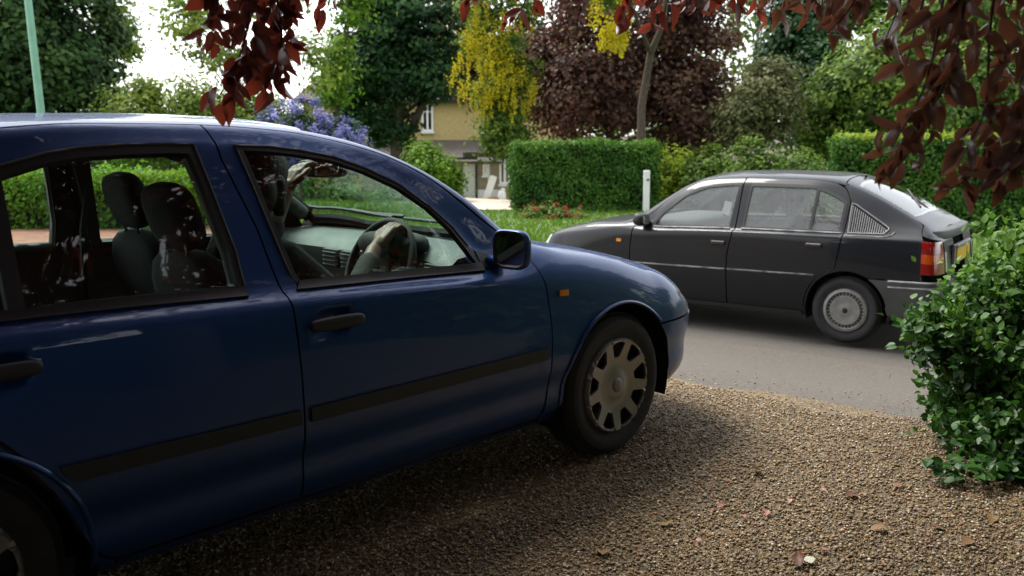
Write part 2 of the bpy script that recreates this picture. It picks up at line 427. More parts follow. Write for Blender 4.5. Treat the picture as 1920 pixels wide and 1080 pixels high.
def wheel(parent, s, n, sd, rad, wid, rimr, mt, style):
    """wheel > tyre, wheel_cover; axle along Y"""
    c = Vector((-s, sd*n, rad)); q = sd
    h = wid/2
    def yo(y): return y*q
    w = bpy.data.objects.new('wheel', None); COL.objects.link(w); w.parent = parent; w.location = c; w.empty_display_size = .1
    prof = [(rimr-.01, yo(-h+.01)), (rimr+.005, yo(-h)), (rad-.045, yo(-h-.004)), (rad-.012, yo(-h+.02))]
    for i in range(5):                        # tread with grooves
        y0 = -h+.03+i*(wid-.06)/5; y1 = y0+(wid-.06)/5*.78; y2 = y0+(wid-.06)/5
        prof += [(rad, yo(y0)), (rad, yo(y1)), (rad-.007, yo(y1)), (rad-.007, yo(y2))]
    prof += [(rad-.012, yo(h-.02)), (rad-.03, yo(h-.002)), (rad-.05, yo(h+.003)), (rimr+.03, yo(h-.002)), (rimr+.012, yo(h-.008)), (rimr-.004, yo(h-.012)), (rimr-.012, yo(h-.05))]
    Geo().lathe(prof, 56).obj('tyre', MATS['rubber'], w, smooth=True, angle=30)
    # cover: dished disc with real slots
    poly = [(rimr*math.cos(2*math.pi*i/72), rimr*math.sin(2*math.pi*i/72)) for i in range(72)]
    holes = []
    if style == 'spoke':
        for k in range(9):
            a = 2*math.pi*(k+.25)/9
            hh = []
            for rr, wd in ((.60, .13), (.72, .19), (.90, .23)):
                hh.append((rr, wd))
            ring = [(rr*rimr, a-wd) for rr, wd in hh]+[(.93*rimr, a-.12), (.93*rimr, a+.12)]+[(rr*rimr, a+wd) for rr, wd in reversed(hh)]
            holes.append([(r_*math.cos(t), r_*math.sin(t)) for r_, t in ring])
    else:
        for k in range(30):
            a = 2*math.pi*k/30
            ring = [(.70*rimr, a-.055), (.80*rimr, a-.06), (.80*rimr, a+.06), (.70*rimr, a+.055)]
            holes.append([(r_*math.cos(t), r_*math.sin(t)) for r_, t in ring])
    allp = [Vector(p) for p in poly]; ed = [(i, (i+1) % 72) for i in range(72)]
    for hl in holes:
        o = len(allp); allp += [Vector(p) for p in hl]; ed += [(o+i, o+(i+1) % len(hl)) for i in range(len(hl))]
    for rr in (.1, .2, .3, .42, .52, .66, .85, .96):
        m = 48
        pts = np.array([(rr*rimr*math.cos(2*math.pi*(i+.5)/m), rr*rimr*math.sin(2*math.pi*(i+.5)/m)) for i in range(m)])
        ok = np.ones(m, bool)
        for hl in holes: ok &= ~inside(pts, hl) & (segdist(pts, hl) > .004)
        allp += [Vector(p) for p in pts[ok]]
    r = delaunay_2d_cdt(allp, ed, [], 0, 1e-5)
    V = np.array([tuple(v) for v in r[0]]); T = np.array([f for f in r[2] if len(f) == 3]); cc = V[T].mean(1); k = inside(cc, poly)
    for hl in holes: k &= ~inside(cc, hl)
    T = T[k]; rr = np.hypot(V[:, 0], V[:, 1])/rimr
    if style == 'spoke': prof = np.interp(rr, [0, .28, .32, .36, .6, .9, .96, 1], [-.004, -.004, -.012, -.018, -.006, .004, .008, -.006])
    else: prof = np.interp(rr, [0, .2, .25, .55, .68, .70, .80, .84, .95, 1], [.004, .004, .0, .004, .004, -.008, -.008, .006, .004, -.01])
    g = Geo(); fr = [(x, yo(h+y), z) for (x, z), y in zip(V, prof)]; bk = [(x, yo(h+y-.012), z) for (x, z), y in zip(V, prof)]
    nV = len(V); fs = [tuple(t) for t in T]+[tuple(i+nV for i in t[::-1]) for t in T]
    es = set()
    for t in T:
        for i in range(3): es.add((t[i], t[(i+1) % 3]))
    fs += [(j, i, i+nV, j+nV) for (i, j) in es if (j, i) not in es]
    g.add(fr+bk, fs); cv = g.obj('wheel_cover', mt, w, smooth=True, angle=35)
    Geo().lathe([(0, yo(h+.006)), (.022, yo(h+.005)), (.030, yo(h+.001)), (.032, yo(h-.012))], 32).obj('hub_cap', MATS['steel_dark'] if style != 'spoke' else MATS['bumper_pale'], w, smooth=True, angle=60)
    g = Geo().lathe([(0, yo(h-.055)), (rimr-.008, yo(h-.055)), (rimr-.008, yo(-h+.02)), (.0, yo(-h+.02))], 40); g.obj('rim', MATS['steel_dark'], w)
    return w
def arch_liner(parent, s, r, n0, n1, sd, z):
    g = Geo(); m = 24; vs = []; fs = []
    for i in range(m+1):
        a = R(-18+216*i/m)
        for n in (n0, n1): vs.append((-(s+r*math.cos(a)), sd*n, z+r*math.sin(a)))
    for i in range(m): fs.append((2*i, 2*i+1, 2*i+3, 2*i+2))
    vs.append((-s, sd*n1, z)); c = len(vs)-1
    for i in range(m): fs.append((2*i+1, c, 2*i+3))
    g.add(vs, fs); return g.obj('wheel_arch', MATS['black_trim'], parent)
def lip(L, name, pts, r, m, side, parent, off=0.0, n=6):
    pt = L.path(pts, False, .02); w = np.array([p[0] for p in pt]); u = np.array([p[1] for p in pt])
    p = L.P(w, u); nn = L.N(w, u)
    X = np.stack([-p[:, 0], side*p[:, 1], p[:, 2]], 1); NN = np.stack([-nn[:, 0], side*nn[:, 1], nn[:, 2]], 1)
    if (NN[:, 1]*side).mean() < 0: NN = -NN
    return Geo().tube([tuple(x) for x in X+NN*off], r, n).obj(name, m, parent, smooth=True, angle=60)
def seat(parent, x, y, m, zb=.30, hz=1.13, head=True):
    st = bpy.data.objects.new('seat', None); COL.objects.link(st); st.parent = parent; st.location = (x, y, zb); st.empty_display_size = .1
    Geo().sup((.22, 0, .0), (.27, .25, .09), .5).obj('seat_cushion', m, st, smooth=True, angle=80)
    Mt = Matrix.Rotation(R(-17), 3, 'Y')
    g = Geo().sup(Vector((-.12, 0, .36)), (.075, .25, .36), .55, Mt); 
    g.sup(Vector((-.07, .21, .34)), (.07, .06, .28), .6, Mt).sup(Vector((-.07, -.21, .34)), (.07, .06, .28), .6, Mt); g.obj('seat_back', m, st, smooth=True, angle=80)
    if head:
        h = Geo().sup(Vector((-.245, 0, hz-zb)), (.05, .14, .11), .62, Mt, 24, 14).obj('headrest', m, st, smooth=True, angle=80)
        for d in (-.06, .06): Geo().tube([(-.235, d, hz-zb-.17), (-.24, d, hz-zb-.05)], .007, 8).obj('headrest_post', MATS['chrome'], st, smooth=True)
    return st
# ------------------------------------------------------------------ shared car materials
carpaint('blue_paint', (.0006, .040, .165), .55, .5, .6, .02, .03, (.12, .14, .17))
carpaint('black_paint', (.003, .004, .0065), .0, .5, .42, .04, .010, (.20, .21, .21)).node_tree.nodes['Principled BSDF'].inputs['Specular IOR Level'].default_value = .22
mat('black_trim', (.012, .012, .012), .55, noise=.2, nscale=60)
mat('rubber', (.016, .016, .017), .75, noise=.35, nscale=25, bump=.15, bscale=300)
mat('rubber_seal', (.010, .010, .010), .4)
mat('interior_dark', (.026, .027, .027), .8, noise=.2, nscale=40)
mat('interior_grey', (.10, .105, .10), .75, noise=.1, nscale=30)
mat('dash_grey', (.06, .073, .067), .6, noise=.12, nscale=12, rnoise=.1)
mat('seat_cloth', (.016, .016, .018), .9, noise=.3, nscale=120, bump=.2, bscale=500)
mat('seat_grey', (.09, .09, .095), .9, noise=.3, nscale=120, bump=.2, bscale=500)
mat('chrome', (.6, .6, .6), .15, 1.0)
mat('mirror_glass', (.85, .88, .86), .02, 1.0)
mat('steel_dark', (.03, .03, .03), .5, .6)
mat('cover_silver', (.27, .265, .25), .38, .5, noise=.06, nscale=20, rnoise=.1)
mat('cover_grey', (.22, .22, .21), .45, .4, noise=.15, nscale=20)
mat('lamp_amber', (.75, .26, .02), .15, coat=1)
mat('lamp_red', (.24, .008, .006), .15, coat=1, noise=.15, nscale=200)
mat('lamp_orange', (.5, .075, .008), .15, coat=1)
mat('lamp_clear', (.6, .62, .62), .1, coat=1)
mat('bumper_grey', (.055, .057, .058), .5, noise=.2, nscale=15)
mat('bumper_pale', (.22, .22, .22), .45, noise=.15, nscale=15)
mat('plate_yellow', (.80, .50, .02), .35)
mat('plate_black', (.01, .01, .01), .4)
mat('paper', (.8, .8, .78), .8)
glass('glass_green', (.80, .93, .87), 1.0)
glass('glass_hazy', (.80, .84, .84), 1.0, .15, (.55, .57, .56))
mat('skin', (.155, .075, .048), .5, noise=.12, nscale=40, spec=.4)
mat('jacket', (.010, .013, .012), .85, noise=.3, nscale=60, bump=.25, bscale=90)
mat('hair', (.008, .006, .005), .6, bump=.5, bscale=180)
BLUE = (MATS['blue_paint'], MATS['rubber_seal'], MATS['interior_dark'])
# ------------------------------------------------------------------ blue hatchback leaving the drive
def blue_car():
    root = car_root('parked_car', 'dark blue car on the gravel with a driver at the wheel', (-.1464, 4.3107, 0.0), 45.128, -0.459)
    root.name = 'blue_hatchback_car'
    K = [
     [(-.6, .79, .225), (.4, .79, .235), (2, .79, .225), (3, .79, .24)],
     [(-.6, .835, .30), (.4, .835, .30), (2, .835, .30), (3, .83, .31)],
     [(-.6, .858, .535), (.4, .866, .535), (2.3, .866, .54), (3, .845, .55)],
     [(-.6, .825, .62), (-.3, .838, .665), (0, .846, .745), (.4, .85, .80), (.75, .848, .835), (1.5, .845, .865), (2.3, .842, .885), (3, .81, .90)],
     [(-.6, .74, .66), (-.3, .772, .752), (0, .797, .826), (.25, .802, .872), (.45, .80, .90), (.60, .795, .882), (.75, .792, .878), (1.5, .788, .917), (2.0, .786, .930), (2.3, .782, .940), (3, .74, .965)],
     [(-.6, .67, .68), (-.3, .71, .779), (0, .75, .852), (.25, .76, .897), (.45, .752, .936), (.58, .745, .935), (.66, .742, .938), (.72, .738, .955), (.81, .722, 1.045), (.90, .70, 1.124), (1.01, .672, 1.203), (1.13, .648, 1.26), (1.24, .632, 1.298), (1.36, .622, 1.321), (1.58, .612, 1.343), (1.75, .610, 1.349), (1.9, .610, 1.350), (2.05, .612, 1.342), (2.2, .617, 1.312), (2.4, .628, 1.25), (2.7, .65, 1.13), (3, .67, 1.02)],
     [(-.6, .60, .70), (-.3, .64, .796), (0, .68, .868), (.25, .70, .914), (.42, .705, .949), (.53, .70, .999), (.62, .69, 1.071), (.74, .665, 1.16), (.89, .625, 1.251), (1.06, .585, 1.322), (1.22, .56, 1.361), (1.34, .548, 1.382), (1.65, .54, 1.403), (2.0, .54, 1.408), (2.2, .54, 1.397), (2.5, .55, 1.36), (2.8, .56, 1.29), (3, .57, 1.22)],
     [(-.6, .34, .73), (-.3, .36, .815), (0, .37, .884), (.2, .37, .918), (.34, .37, .943), (.5, .365, 1.06), (.7, .36, 1.175), (.9, .35, 1.282), (1.08, .335, 1.36), (1.22, .325, 1.398), (1.4, .32, 1.418), (1.7, .315, 1.43), (2.0, .315, 1.43), (2.4, .32, 1.405), (2.7, .33, 1.365), (3, .34, 1.29)],
     [(-.6, 0, .74), (-.3, 0, .824), (0, 0, .891), (.2, 0, .924), (.32, 0, .946), (.5, 0, 1.066), (.7, 0, 1.195), (.9, 0, 1.303), (1.08, 0, 1.384), (1.2, 0, 1.416), (1.4, 0, 1.434), (1.7, 0, 1.442), (2.0, 0, 1.44), (2.4, 0, 1.415), (2.7, 0, 1.375), (3, 0, 1.30)]]
    L = Loft(K, -.30, 2.80, [.50, .55, .57, .49, .44, .425, .42, .41, .40], [.21, .30, .535, .60, .645, .66, .675, .69, .70],
             [.42, .45, .47, .42, .38, .27, .14, .10, .08], [.24, .31, .55, .88, .97, 1.18, 1.31, 1.345, 1.36], 2.5, 2.7)
    L.grooves = [(.395, .05, .011)]
    L.dents = [(2.335, .825, .085, .05, .028), (1.40, .80, .085, .05, .028)]
    Q = BLUE; tr = MATS['black_trim']
    hood_u = 5.25
    def hs(w): return w
    for sd in (-1, 1):
        # bonnet line, wing, bumper
        wing = [('z', .451, .262), ('z', .431, .40), ('z', .430, .63), ('z', .452, .80), ('z', .489, .893), ('u', .50, 5.0), ('u', .46, 5.23), ('u', .2, 5.23), ('u', -.1, 5.23), ('u', -.36, 5.23), ('u', -.44, 4.6), ('u', -.46, 3.4), ('u', -.47, 2.04), ('u', -.30, 2.02)]
        a0 = math.degrees(math.asin((.537-.305)/.358))
        wing += arc((0, .305), .358, 180-a0, -3, 22)+[('z', .362, .235), ('z', .445, .232)]
        wg = panel(L, 'wing', wing, Q, sd, thick=.03, parent=root)
        lip(L, 'arch_lip', arc((0, .305), .361, 180-a0-2, 0, 24), .009, MATS['blue_paint'], sd, wg, off=.001)
        panel(L, 'side_repeater', [('z', .335, .742), ('z', .335, .765), ('z', .385, .768), ('z', .385, .745)], MATS['lamp_amber'], sd, off=.008, thick=.01, parent=wg, hw=.02, hu=.05, step=.01)
        bumper = [('z', -.352, .37), ('z', -.362, .235), ('u', -.5, .0), ('u', -1.08, .0), ('u', -1.08, 1.97), ('u', -.5, 1.97), ('u', -.272, 1.97)]
        bumper += arc((0, .305), .358, 180-a0+1, 170, 6)
        panel(L, 'bumper', bumper, Q, sd, thick=.03, parent=root)
        panel(L, 'headlamp', [('u', -.475, 2.08), ('u', -.475, 3.6), ('u', -.46, 4.58), ('u', -.62, 4.58), ('u', -.80, 4.58), ('u', -.80, 2.08)], (MATS['lamp_clear'], tr, tr), sd, off=-.003, thick=.04, parent=root)
        # front door
        dpoly = [('z', .465, .268), ('z', .438, .40), ('z', .436, .63), ('z', .458, .80), ('z', .495, .90), ('u', .515, 5.0), ('u', .56, 5.60), ('u', .72, 5.70), ('u', .9, 5.72), ('u', 1.1, 5.74), ('u', 1.35, 5.78), ('u', 1.642, 5.86), ('z', 1.624, 1.296), ('z', 1.565, 1.093), ('z', 1.535, .891), ('z', 1.526, .668), ('z', 1.526, .270), ('z', 1.48, .262)]
        win = [('z', .715, .886), ('z', 1.48, .915), ('z', 1.497, .95), ('z', 1.575, 1.340), ('z', 1.46, 1.333), ('z', 1.36, 1.320), ('z', 1.24, 1.297), ('z', 1.13, 1.259), ('z', 1.01, 1.202), ('z', .90, 1.122), ('z', .81, 1.042), ('z', .745, .965), ('z', .725, .92)]
        d = panel(L, 'door', dpoly, Q, sd, thick=.028, holes=[win], parent=root, step=.018)
        gl = [('z', .735, .900), ('z', 1.468, .930), ('z', 1.478, .95), ('z', 1.549, 1.322), ('z', 1.46, 1.316), ('z', 1.36, 1.303), ('z', 1.24, 1.280), ('z', 1.13, 1.242), ('z', 1.01, 1.185), ('z', .90, 1.106), ('z', .82, 1.030), ('z', .765, .955), ('z', .745, .92)]
        panel(L, 'window_frame', win, (tr, tr, tr), sd, off=.0015, thick=.02, holes=[gl], parent=d, step=.018)
        panel(L, 'window_pane', gl, MATS['glass_green'], sd, off=-.008, thick=0, parent=d)
        panel(L, 'belt_seal', [('z', .72, .874), ('z', .72, .902), ('z', 1.475, .931), ('z', 1.495, .906)], MATS['rubber_seal'], sd, off=.008, thick=.012, parent=d)
        lip(L, 'window_trim', [('z', 1.497, .95), ('z', 1.573, 1.336), ('z', 1.46, 1.331), ('z', 1.36, 1.318), ('z', 1.24, 1.295), ('z', 1.13, 1.257), ('z', 1.01, 1.20), ('z', .90, 1.12), ('z', .81, 1.04), ('z', .75, .965)], .004, MATS['bumper_grey'], sd, d, off=.002)
        panel(L, 'side_moulding', [('z', .47, .512), ('z', .465, .556), ('z', 1.51, .560), ('z', 1.51, .516)], MATS['black_trim'], sd, off=.012, thick=.014, parent=d)
        handle(L, d, 1.40, .80, sd)
        # rear door
        rp = [('z', 1.532, .268), ('z', 1.532, .668), ('z', 1.541, .891), ('z', 1.571, 1.093), ('z', 1.630, 1.296), ('u', 1.648, 5.86), ('u', 2.0, 5.86), ('u', 2.25, 5.82), ('u', 2.42, 5.72), ('z', 2.50, 1.255), ('z', 2.56, 1.12), ('z', 2.56, .95), ('z', 2.50, .80), ('z', 2.42, .73), ('z', 2.345, .668), ('z', 2.285, .600), ('z', 2.225, .510), ('z', 2.175, .40), ('z', 2.135, .303), ('z', 2.11, .277), ('z', 2.07, .266)]
        rw = [('z', 1.655, .917), ('z', 2.0, .932), ('z', 2.42, .944), ('z', 2.47, .99), ('z', 2.46, 1.15), ('z', 2.40, 1.235), ('z', 2.22, 1.300), ('z', 2.11, 1.328), ('z', 2.02, 1.341), ('z', 1.90, 1.347), ('z', 1.79, 1.347), ('z', 1.70, 1.344), ('z', 1.68, 1.213), ('z', 1.652, 1.037)]
        d2 = panel(L, 'door', rp, Q, sd, thick=.03, holes=[rw], parent=root, step=.018)
        g1 = [('z', 1.675, .934), ('z', 2.0, .948), ('z', 2.235, .956), ('z', 2.222, 1.270), ('z', 2.11, 1.302), ('z', 2.02, 1.314), ('z', 1.90, 1.319), ('z', 1.79, 1.319), ('z', 1.722, 1.317), ('z', 1.702, 1.213), ('z', 1.675, 1.037)]
        g2 = [('z', 2.275, .956), ('z', 2.41, .961), ('z', 2.445, .99), ('z', 2.435, 1.14), ('z', 2.38, 1.21), ('z', 2.262, 1.255)]
        panel(L, 'window_frame', rw, (tr, tr, tr), sd, off=.0015, thick=.03, holes=[g1, g2], parent=d2, step=.018)
        panel(L, 'window_pane', g1, MATS['glass_green'], sd, off=-.008, thick=0, parent=d2)
        panel(L, 'window_pane', g2, MATS['glass_green'], sd, off=-.008, thick=0, parent=d2)
        panel(L, 'belt_seal', [('z', 1.655, .908), ('z', 1.66, .935), ('z', 2.0, .949), ('z', 2.44, .959), ('z', 2.42, .935), ('z', 2.0, .923)], MATS['rubber_seal'], sd, off=.008, thick=.012, parent=d2)
        lip(L, 'window_trim', [('z', 1.653, .94), ('z', 1.654, 1.037), ('z', 1.682, 1.213), ('z', 1.702, 1.342), ('z', 1.79, 1.345), ('z', 1.90, 1.345), ('z', 2.02, 1.339), ('z', 2.11, 1.326), ('z', 2.22, 1.298), ('z', 2.40, 1.233)], .004, MATS['bumper_grey'], sd, d2, off=.002)
        panel(L, 'side_moulding', [('z', 1.545, .516), ('z', 1.545, .560), ('z', 2.225, .570), ('z', 2.21, .54), ('z', 2.19, .524)], MATS['black_trim'], sd, off=.012, thick=.014, parent=d2)
        handle(L, d2, 2.335, .825, sd)
        lip(L, 'inner_seal', [('z', 1.672, .945), ('z', 1.674, 1.037), ('z', 1.702, 1.213), ('z', 1.722, 1.315)], .009, MATS['bumper_pale'], sd, d2, off=-.034)
        lip(L, 'inner_sill', [('z', 1.675, .938), ('z', 2.0, .950), ('z', 2.43, .958)], .016, MATS['dash_grey'], sd, d2, off=-.032)
        # rear quarter
        b0 = math.degrees(math.asin((.54-.31)/.36))
        qp = [('z', 2.355, .662), ('z', 2.43, .722), ('z', 2.512, .795), ('z', 2.573, .945), ('z', 2.573, 1.12), ('z', 2.512, 1.262), ('u', 2.435, 5.75), ('u', 2.40, 5.86), ('u', 2.8, 5.9), ('u', 2.95, 5.8), ('u', 3.0, 4.2), ('u', 3.0, 2.04), ('u', 2.80, 2.03), ('z', 2.511+.36*math.cos(R(b0))+.004, .545)]
        qp += arc((2.511, .31), .36, b0, 188, 26)+[('z', 2.128, .228), ('z', 2.095, .228), ('z', 2.095, .268), ('z', 2.12, .275), ('z', 2.146, .30), ('z', 2.186, .398), ('z', 2.236, .505), ('z', 2.296, .594)]
        qd = panel(L, 'rear_wing', qp, Q, sd, thick=.03, parent=root)
        lip(L, 'arch_lip', arc((2.511, .31), .362, 40, 186, 26), .009, MATS['blue_paint'], sd, qd, off=.001)
        panel(L, 'bumper', [('z', 2.866, .36), ('z', 2.87, .245), ('u', 3.0, 0), ('u', 3.395, 0), ('u', 3.395, 1.97), ('u', 3.0, 1.97), ('u', 2.81, 1.97)], Q, sd, thick=.03, parent=root)
        panel(L, 'tail_lamp', [('u', 3.01, 2.1), ('u', 3.01, 3.9), ('u', 3.12, 3.9), ('u', 3.12, 2.1)], (MATS['lamp_red'], tr, tr), sd, off=-.002, thick=.03, parent=root)
        # sill
        panel(L, 'sill', [('z', .455, .236), ('z', .46, .258), ('z', 1.5, .253), ('z', 2.085, .257), ('z', 2.085, .226), ('z', 1.2, .232)], Q, sd, thick=.03, parent=root)
        # side frame along the roof and windscreen pillar
        panel(L, 'roof_rail', [('u', .50, 5.30), ('u', .545, 5.66), ('u', .72, 5.76), ('u', .9, 5.78), ('u', 1.1, 5.80), ('u', 1.35, 5.84), ('u', 1.65, 5.92), ('u', 2.0, 5.92), ('u', 2.3, 5.9), ('u', 2.6, 5.95), ('u', 2.78, 5.96), ('u', 2.78, 6.10), ('u', 2.2, 6.10), ('u', 1.35, 6.10), ('u', .9, 6.22), ('u', .6, 6.25), ('u', .50, 6.25), ('u', .47, 6.0)], Q, sd, thick=.02, parent=root)
        arch_liner(root, 0, .37, .835, .5, sd, .305); arch_liner(root, 2.511, .37, .835, .5, sd, .31)
        wheel(root, 0, .748, sd, .308, .19, .203, MATS['cover_silver'], 'spoke'); wheel(root, 2.511, .715, sd, .308, .19, .203, MATS['cover_silver'], 'spoke')
        # liners behind the shut lines
        for pts in ([('z', .437, .27), ('z', .433, .63), ('z', .455, .80), ('z', .49, .895)], [('z', 1.528, .27), ('z', 1.53, .7), ('z', 1.54, .891), ('z', 1.57, 1.093), ('z', 1.63, 1.296), ('u', 1.648, 5.86)], [('z', 2.10, .268), ('z', 2.18, .40), ('z', 2.23, .507), ('z', 2.35, .665), ('z', 2.45, .75)]):
            lip(L, 'door_seal', pts, .016, MATS['rubber_seal'], sd, root, off=-.030)
    # centre panels
    hp = [('u', -.34, 5.27), ('u', -.2, 5.27), ('u', .2, 5.27), ('u', .44, 5.27), ('u', .465, 5.6), ('u', .42, 6.2), ('u', .33, 7.0), ('u', .295, 8), ('u', -.1, 8), ('u', -1.08, 8), ('u', -1.08, 4.65), ('u', -.75, 4.65), ('u', -.465, 4.65), ('u', -.385, 5.22)]
    panel(L, 'bonnet', hp, Q, thick=.03, parent=root, centre=True)
    panel(L, 'cowl_panel', [('u', .475, 5.6), ('u', .43, 6.2), ('u', .34, 7.0), ('u', .305, 8), ('u', .345, 8), ('u', .385, 7), ('u', .475, 6.25), ('u', .50, 5.9)], (tr, tr, tr), off=-.012, thick=.02, parent=root, centre=True)
    panel(L, 'windscreen', [('u', .345, 8), ('u', .385, 7), ('u', .475, 6.27), ('u', .6, 6.26), ('u', .9, 6.24), ('u', 1.28, 6.14), ('u', 1.25, 6.5), ('u', 1.18, 7), ('u', 1.13, 8)], MATS['glass_green'], off=-.006, thick=0, parent=root, centre=True)
    panel(L, 'roof', [('u', 1.135, 8), ('u', 1.185, 7), ('u', 1.255, 6.5), ('u', 1.29, 6.12), ('u', 2.2, 6.12), ('u', 2.78, 6.12), ('u', 2.81, 7), ('u', 2.83, 8)], (MATS['blue_paint'], MATS['rubber_seal'], MATS['interior_grey']), thick=.035, parent=root, centre=True)
    panel(L, 'tailgate', [('u', 2.85, 8), ('u', 2.83, 7), ('u', 2.80, 6.0), ('u', 2.97, 5.8), ('u', 3.02, 4.2), ('u', 3.13, 4.0), ('u', 3.13, 2.05), ('u', 3.39, 2.05), ('u', 3.39, 8)], Q, thick=.03, parent=root, centre=True,
          holes=[[('u', 2.93, 7.6), ('u', 2.95, 6.2), ('u', 3.06, 5.6), ('u', 3.08, 4.4), ('u', 3.37, 4.4), ('u', 3.37, 7.6)]])
    panel(L, 'rear_window', [('u', 2.93, 7.6), ('u', 2.95, 6.2), ('u', 3.06, 5.6), ('u', 3.08, 4.4), ('u', 3.39, 4.4), ('u', 3.39, 7.6)], MATS['glass_green'], off=-.008, thick=0, parent=root, centre=True)
    panel(L, 'grille', [('u', -.81, 2.08), ('u', -.81, 4.58), ('u', -.9, 4.6), ('u', -1.08, 4.6), ('u', -1.08, 2.08)], (tr, tr, tr), off=-.006, thick=.02, parent=root, centre=True)
    # floor, bulkhead, shelf
    g = Geo(); g.box((-1.25, 0, .22), (3.7, 1.36, .05)).box((-.50, 0, .56), (.05, 1.36, .66)).box((-2.75, 0, .6), (.05, 1.2, .7)); g.obj('floor_pan', MATS['interior_dark'], root)
    # dashboard
    g = Geo(); n = 21; prof = [(.36, .905), (.50, .918), (.66, .922), (.76, .910), (.80, .88), (.79, .80), (.74, .72), (.74, .55), (.55, .45)]
    vs = []; fs = []
    for i in range(n):
        y = -.70+1.40*i/(n-1); bulge = .05*math.exp(-((y+.37)/.20)**2); cur = -.05*(1-(y/.7)**2)
        for (s, z) in prof: vs.append((-(s+cur+(bulge if s > .6 else 0)), y, z+(bulge*.9 if .6 < s and z > .85 else 0)))
    m = len(prof)
    for i in range(n-1):
        for j in range(m-1): fs.append((i*m+j, i*m+j+1, (i+1)*m+j+1, (i+1)*m+j))
    g.add(vs, fs); db = g.obj('dashboard', MATS['dash_grey'], root, smooth=True, angle=50)
    for y in (.0, -.13, -.66, .66):
        g = Geo().box((-.835, y, .86), (.02, .105, .075))
        for k in range(4): g.box((-.848, y, .834+k*.017), (.012, .095, .004))
        g.obj('air_vent', MATS['black_trim'], db, bevel=.002)
    g = Geo().sup((-.80, -.37, .945), (.09, .17, .05), .7); g.obj('instrument_binnacle', MATS['interior_dark'], db, smooth=True, angle=80)
    # steering wheel: rim, spokes, hub
    Mw = Matrix.Rotation(R(23), 4, 'Y'); Mw.translation = Vector((-.87, -.37, .862))
    sw = bpy.data.objects.new('steering_wheel', None); COL.objects.link(sw); sw.parent = root; sw.matrix_local = Mw; sw.empty_display_size = .1
    pts = [(0, .185*math.cos(2*math.pi*i/40), .185*math.sin(2*math.pi*i/40)) for i in range(41)]
    Geo().tube(pts, .0155, 10, cap=False).obj('wheel_rim', MATS['interior_dark'], sw, smooth=True, angle=80)
    g = Geo().sup((.02, 0, -.01), (.03, .075, .07), .6)
    for a in (0, 180, 250, 290):
        g.box((.012, .115*math.cos(R(a)), .115*math.sin(R(a))), (.02, .13, .035), Matrix.Rotation(R(a), 3, 'X'))
    g.obj('wheel_hub', MATS['interior_dark'], sw, smooth=True, angle=50)
    Geo().tube([(-.87, -.37, .862), (-.62, -.37, .76)], .03).obj('steering_column', MATS['interior_dark'], root)
    # interior mirror
    Mm = Matrix.Translation((-.93, -.085, 1.232)) @ Matrix.Rotation(R(22), 4, 'Z') @ Matrix.Rotation(R(6), 4, 'Y')
    mi = bpy.data.objects.new('rear_view_mirror', None); COL.objects.link(mi); mi.parent = root; mi.matrix_local = Mm; mi.empty_display_size = .05
    Geo().sup((0.012, 0, 0), (.03, .115, .036), .6, None, 24, 12).obj('mirror_shell', MATS['black_trim'], mi, smooth=True, angle=80)
    Geo().prism([(.1*math.copysign(abs(math.cos(t))**.6, math.cos(t)), .029*math.copysign(abs(math.sin(t))**.6, math.sin(t))) for t in [2*math.pi*i/32 for i in range(32)]], 0, .002).obj('mirror_glass', MATS['mirror_glass'], mi).matrix_local = Matrix.Translation((-.0205, 0, 0)) @ Matrix(((0, 0, -1, 0), (1, 0, 0, 0), (0, 1, 0, 0), (0, 0, 0, 1)))
    Geo().tube([(-.85, 0, 1.285), (-.90, -.06, 1.25)], .009).obj('mirror_stalk', MATS['black_trim'], root)
    # door mirrors: housing, glass, arm
    for sd in (-1, 1):
        a = bpy.data.objects.new('door_mirror', None); COL.objects.link(a); a.parent = root; a.empty_display_size = .05
        a.matrix_local = Matrix.Translation((-.66, sd*.885, .957)) @ Matrix.Rotation(R(sd*-8), 4, 'Z')
        g = Geo(); vs = []; fs = []; nu = 28
        secs = [(-.024, .074, .068, 0), (-.018, .080, .072, 0), (.002, .078, .070, 0), (.020, .066, .058, -.004), (.034, .046, .040, -.006), (.042, .024, .020, -.008), (.045, .0, .0, -.008)]
        for (x, ry, rz, dz) in secs:
            for j in range(nu):
                t = 2*math.pi*j/nu; c, s_ = math.cos(t), math.sin(t)
                vs.append((x, ry*math.copysign(abs(c)**.55, c), dz+rz*math.copysign(abs(s_)**.55, s_)))
        for i in range(len(secs)-1):
            for j in range(nu):
                k = (j+1) % nu; fs.append((i*nu+j, i*nu+k, (i+1)*nu+k, (i+1)*nu+j))
        g.add(vs, fs); g.obj('mirror_shell', MATS['blue_paint'], a, smooth=True, angle=60)
        g = Geo(); o = [(ry, rz) for ry, rz in ((.074, .068), (.068, .062), (.062, .056))]
        vs = []; fs = []
        for x, (ry, rz) in zip((-.024, -.024, -.014), o):
            for j in range(nu):
                t = 2*math.pi*j/nu; c, s_ = math.cos(t), math.sin(t); vs.append((x, ry*math.copysign(abs(c)**.55, c), rz*math.copysign(abs(s_)**.55, s_)))
        for i in range(2):
            for j in range(nu):
                k = (j+1) % nu; fs.append((i*nu+j, (i+1)*nu+j, (i+1)*nu+k, i*nu+k))
        g.add(vs, fs); g.obj('mirror_bezel', MATS['black_trim'], a, smooth=True, angle=40)
        vs = [(-.014, .063*math.copysign(abs(math.cos(t))**.55, math.cos(t)), .057*math.copysign(abs(math.sin(t))**.55, math.sin(t))) for t in [2*math.pi*j/nu for j in range(nu)]]
        me = bpy.data.meshes.new('mirror_glass'); me.from_pydata(vs, [], [tuple(reversed(range(nu)))]); gm = link('mirror_glass', me, MATS['mirror_glass'], a); gm.rotation_euler = (0, 0, R(sd*-6))
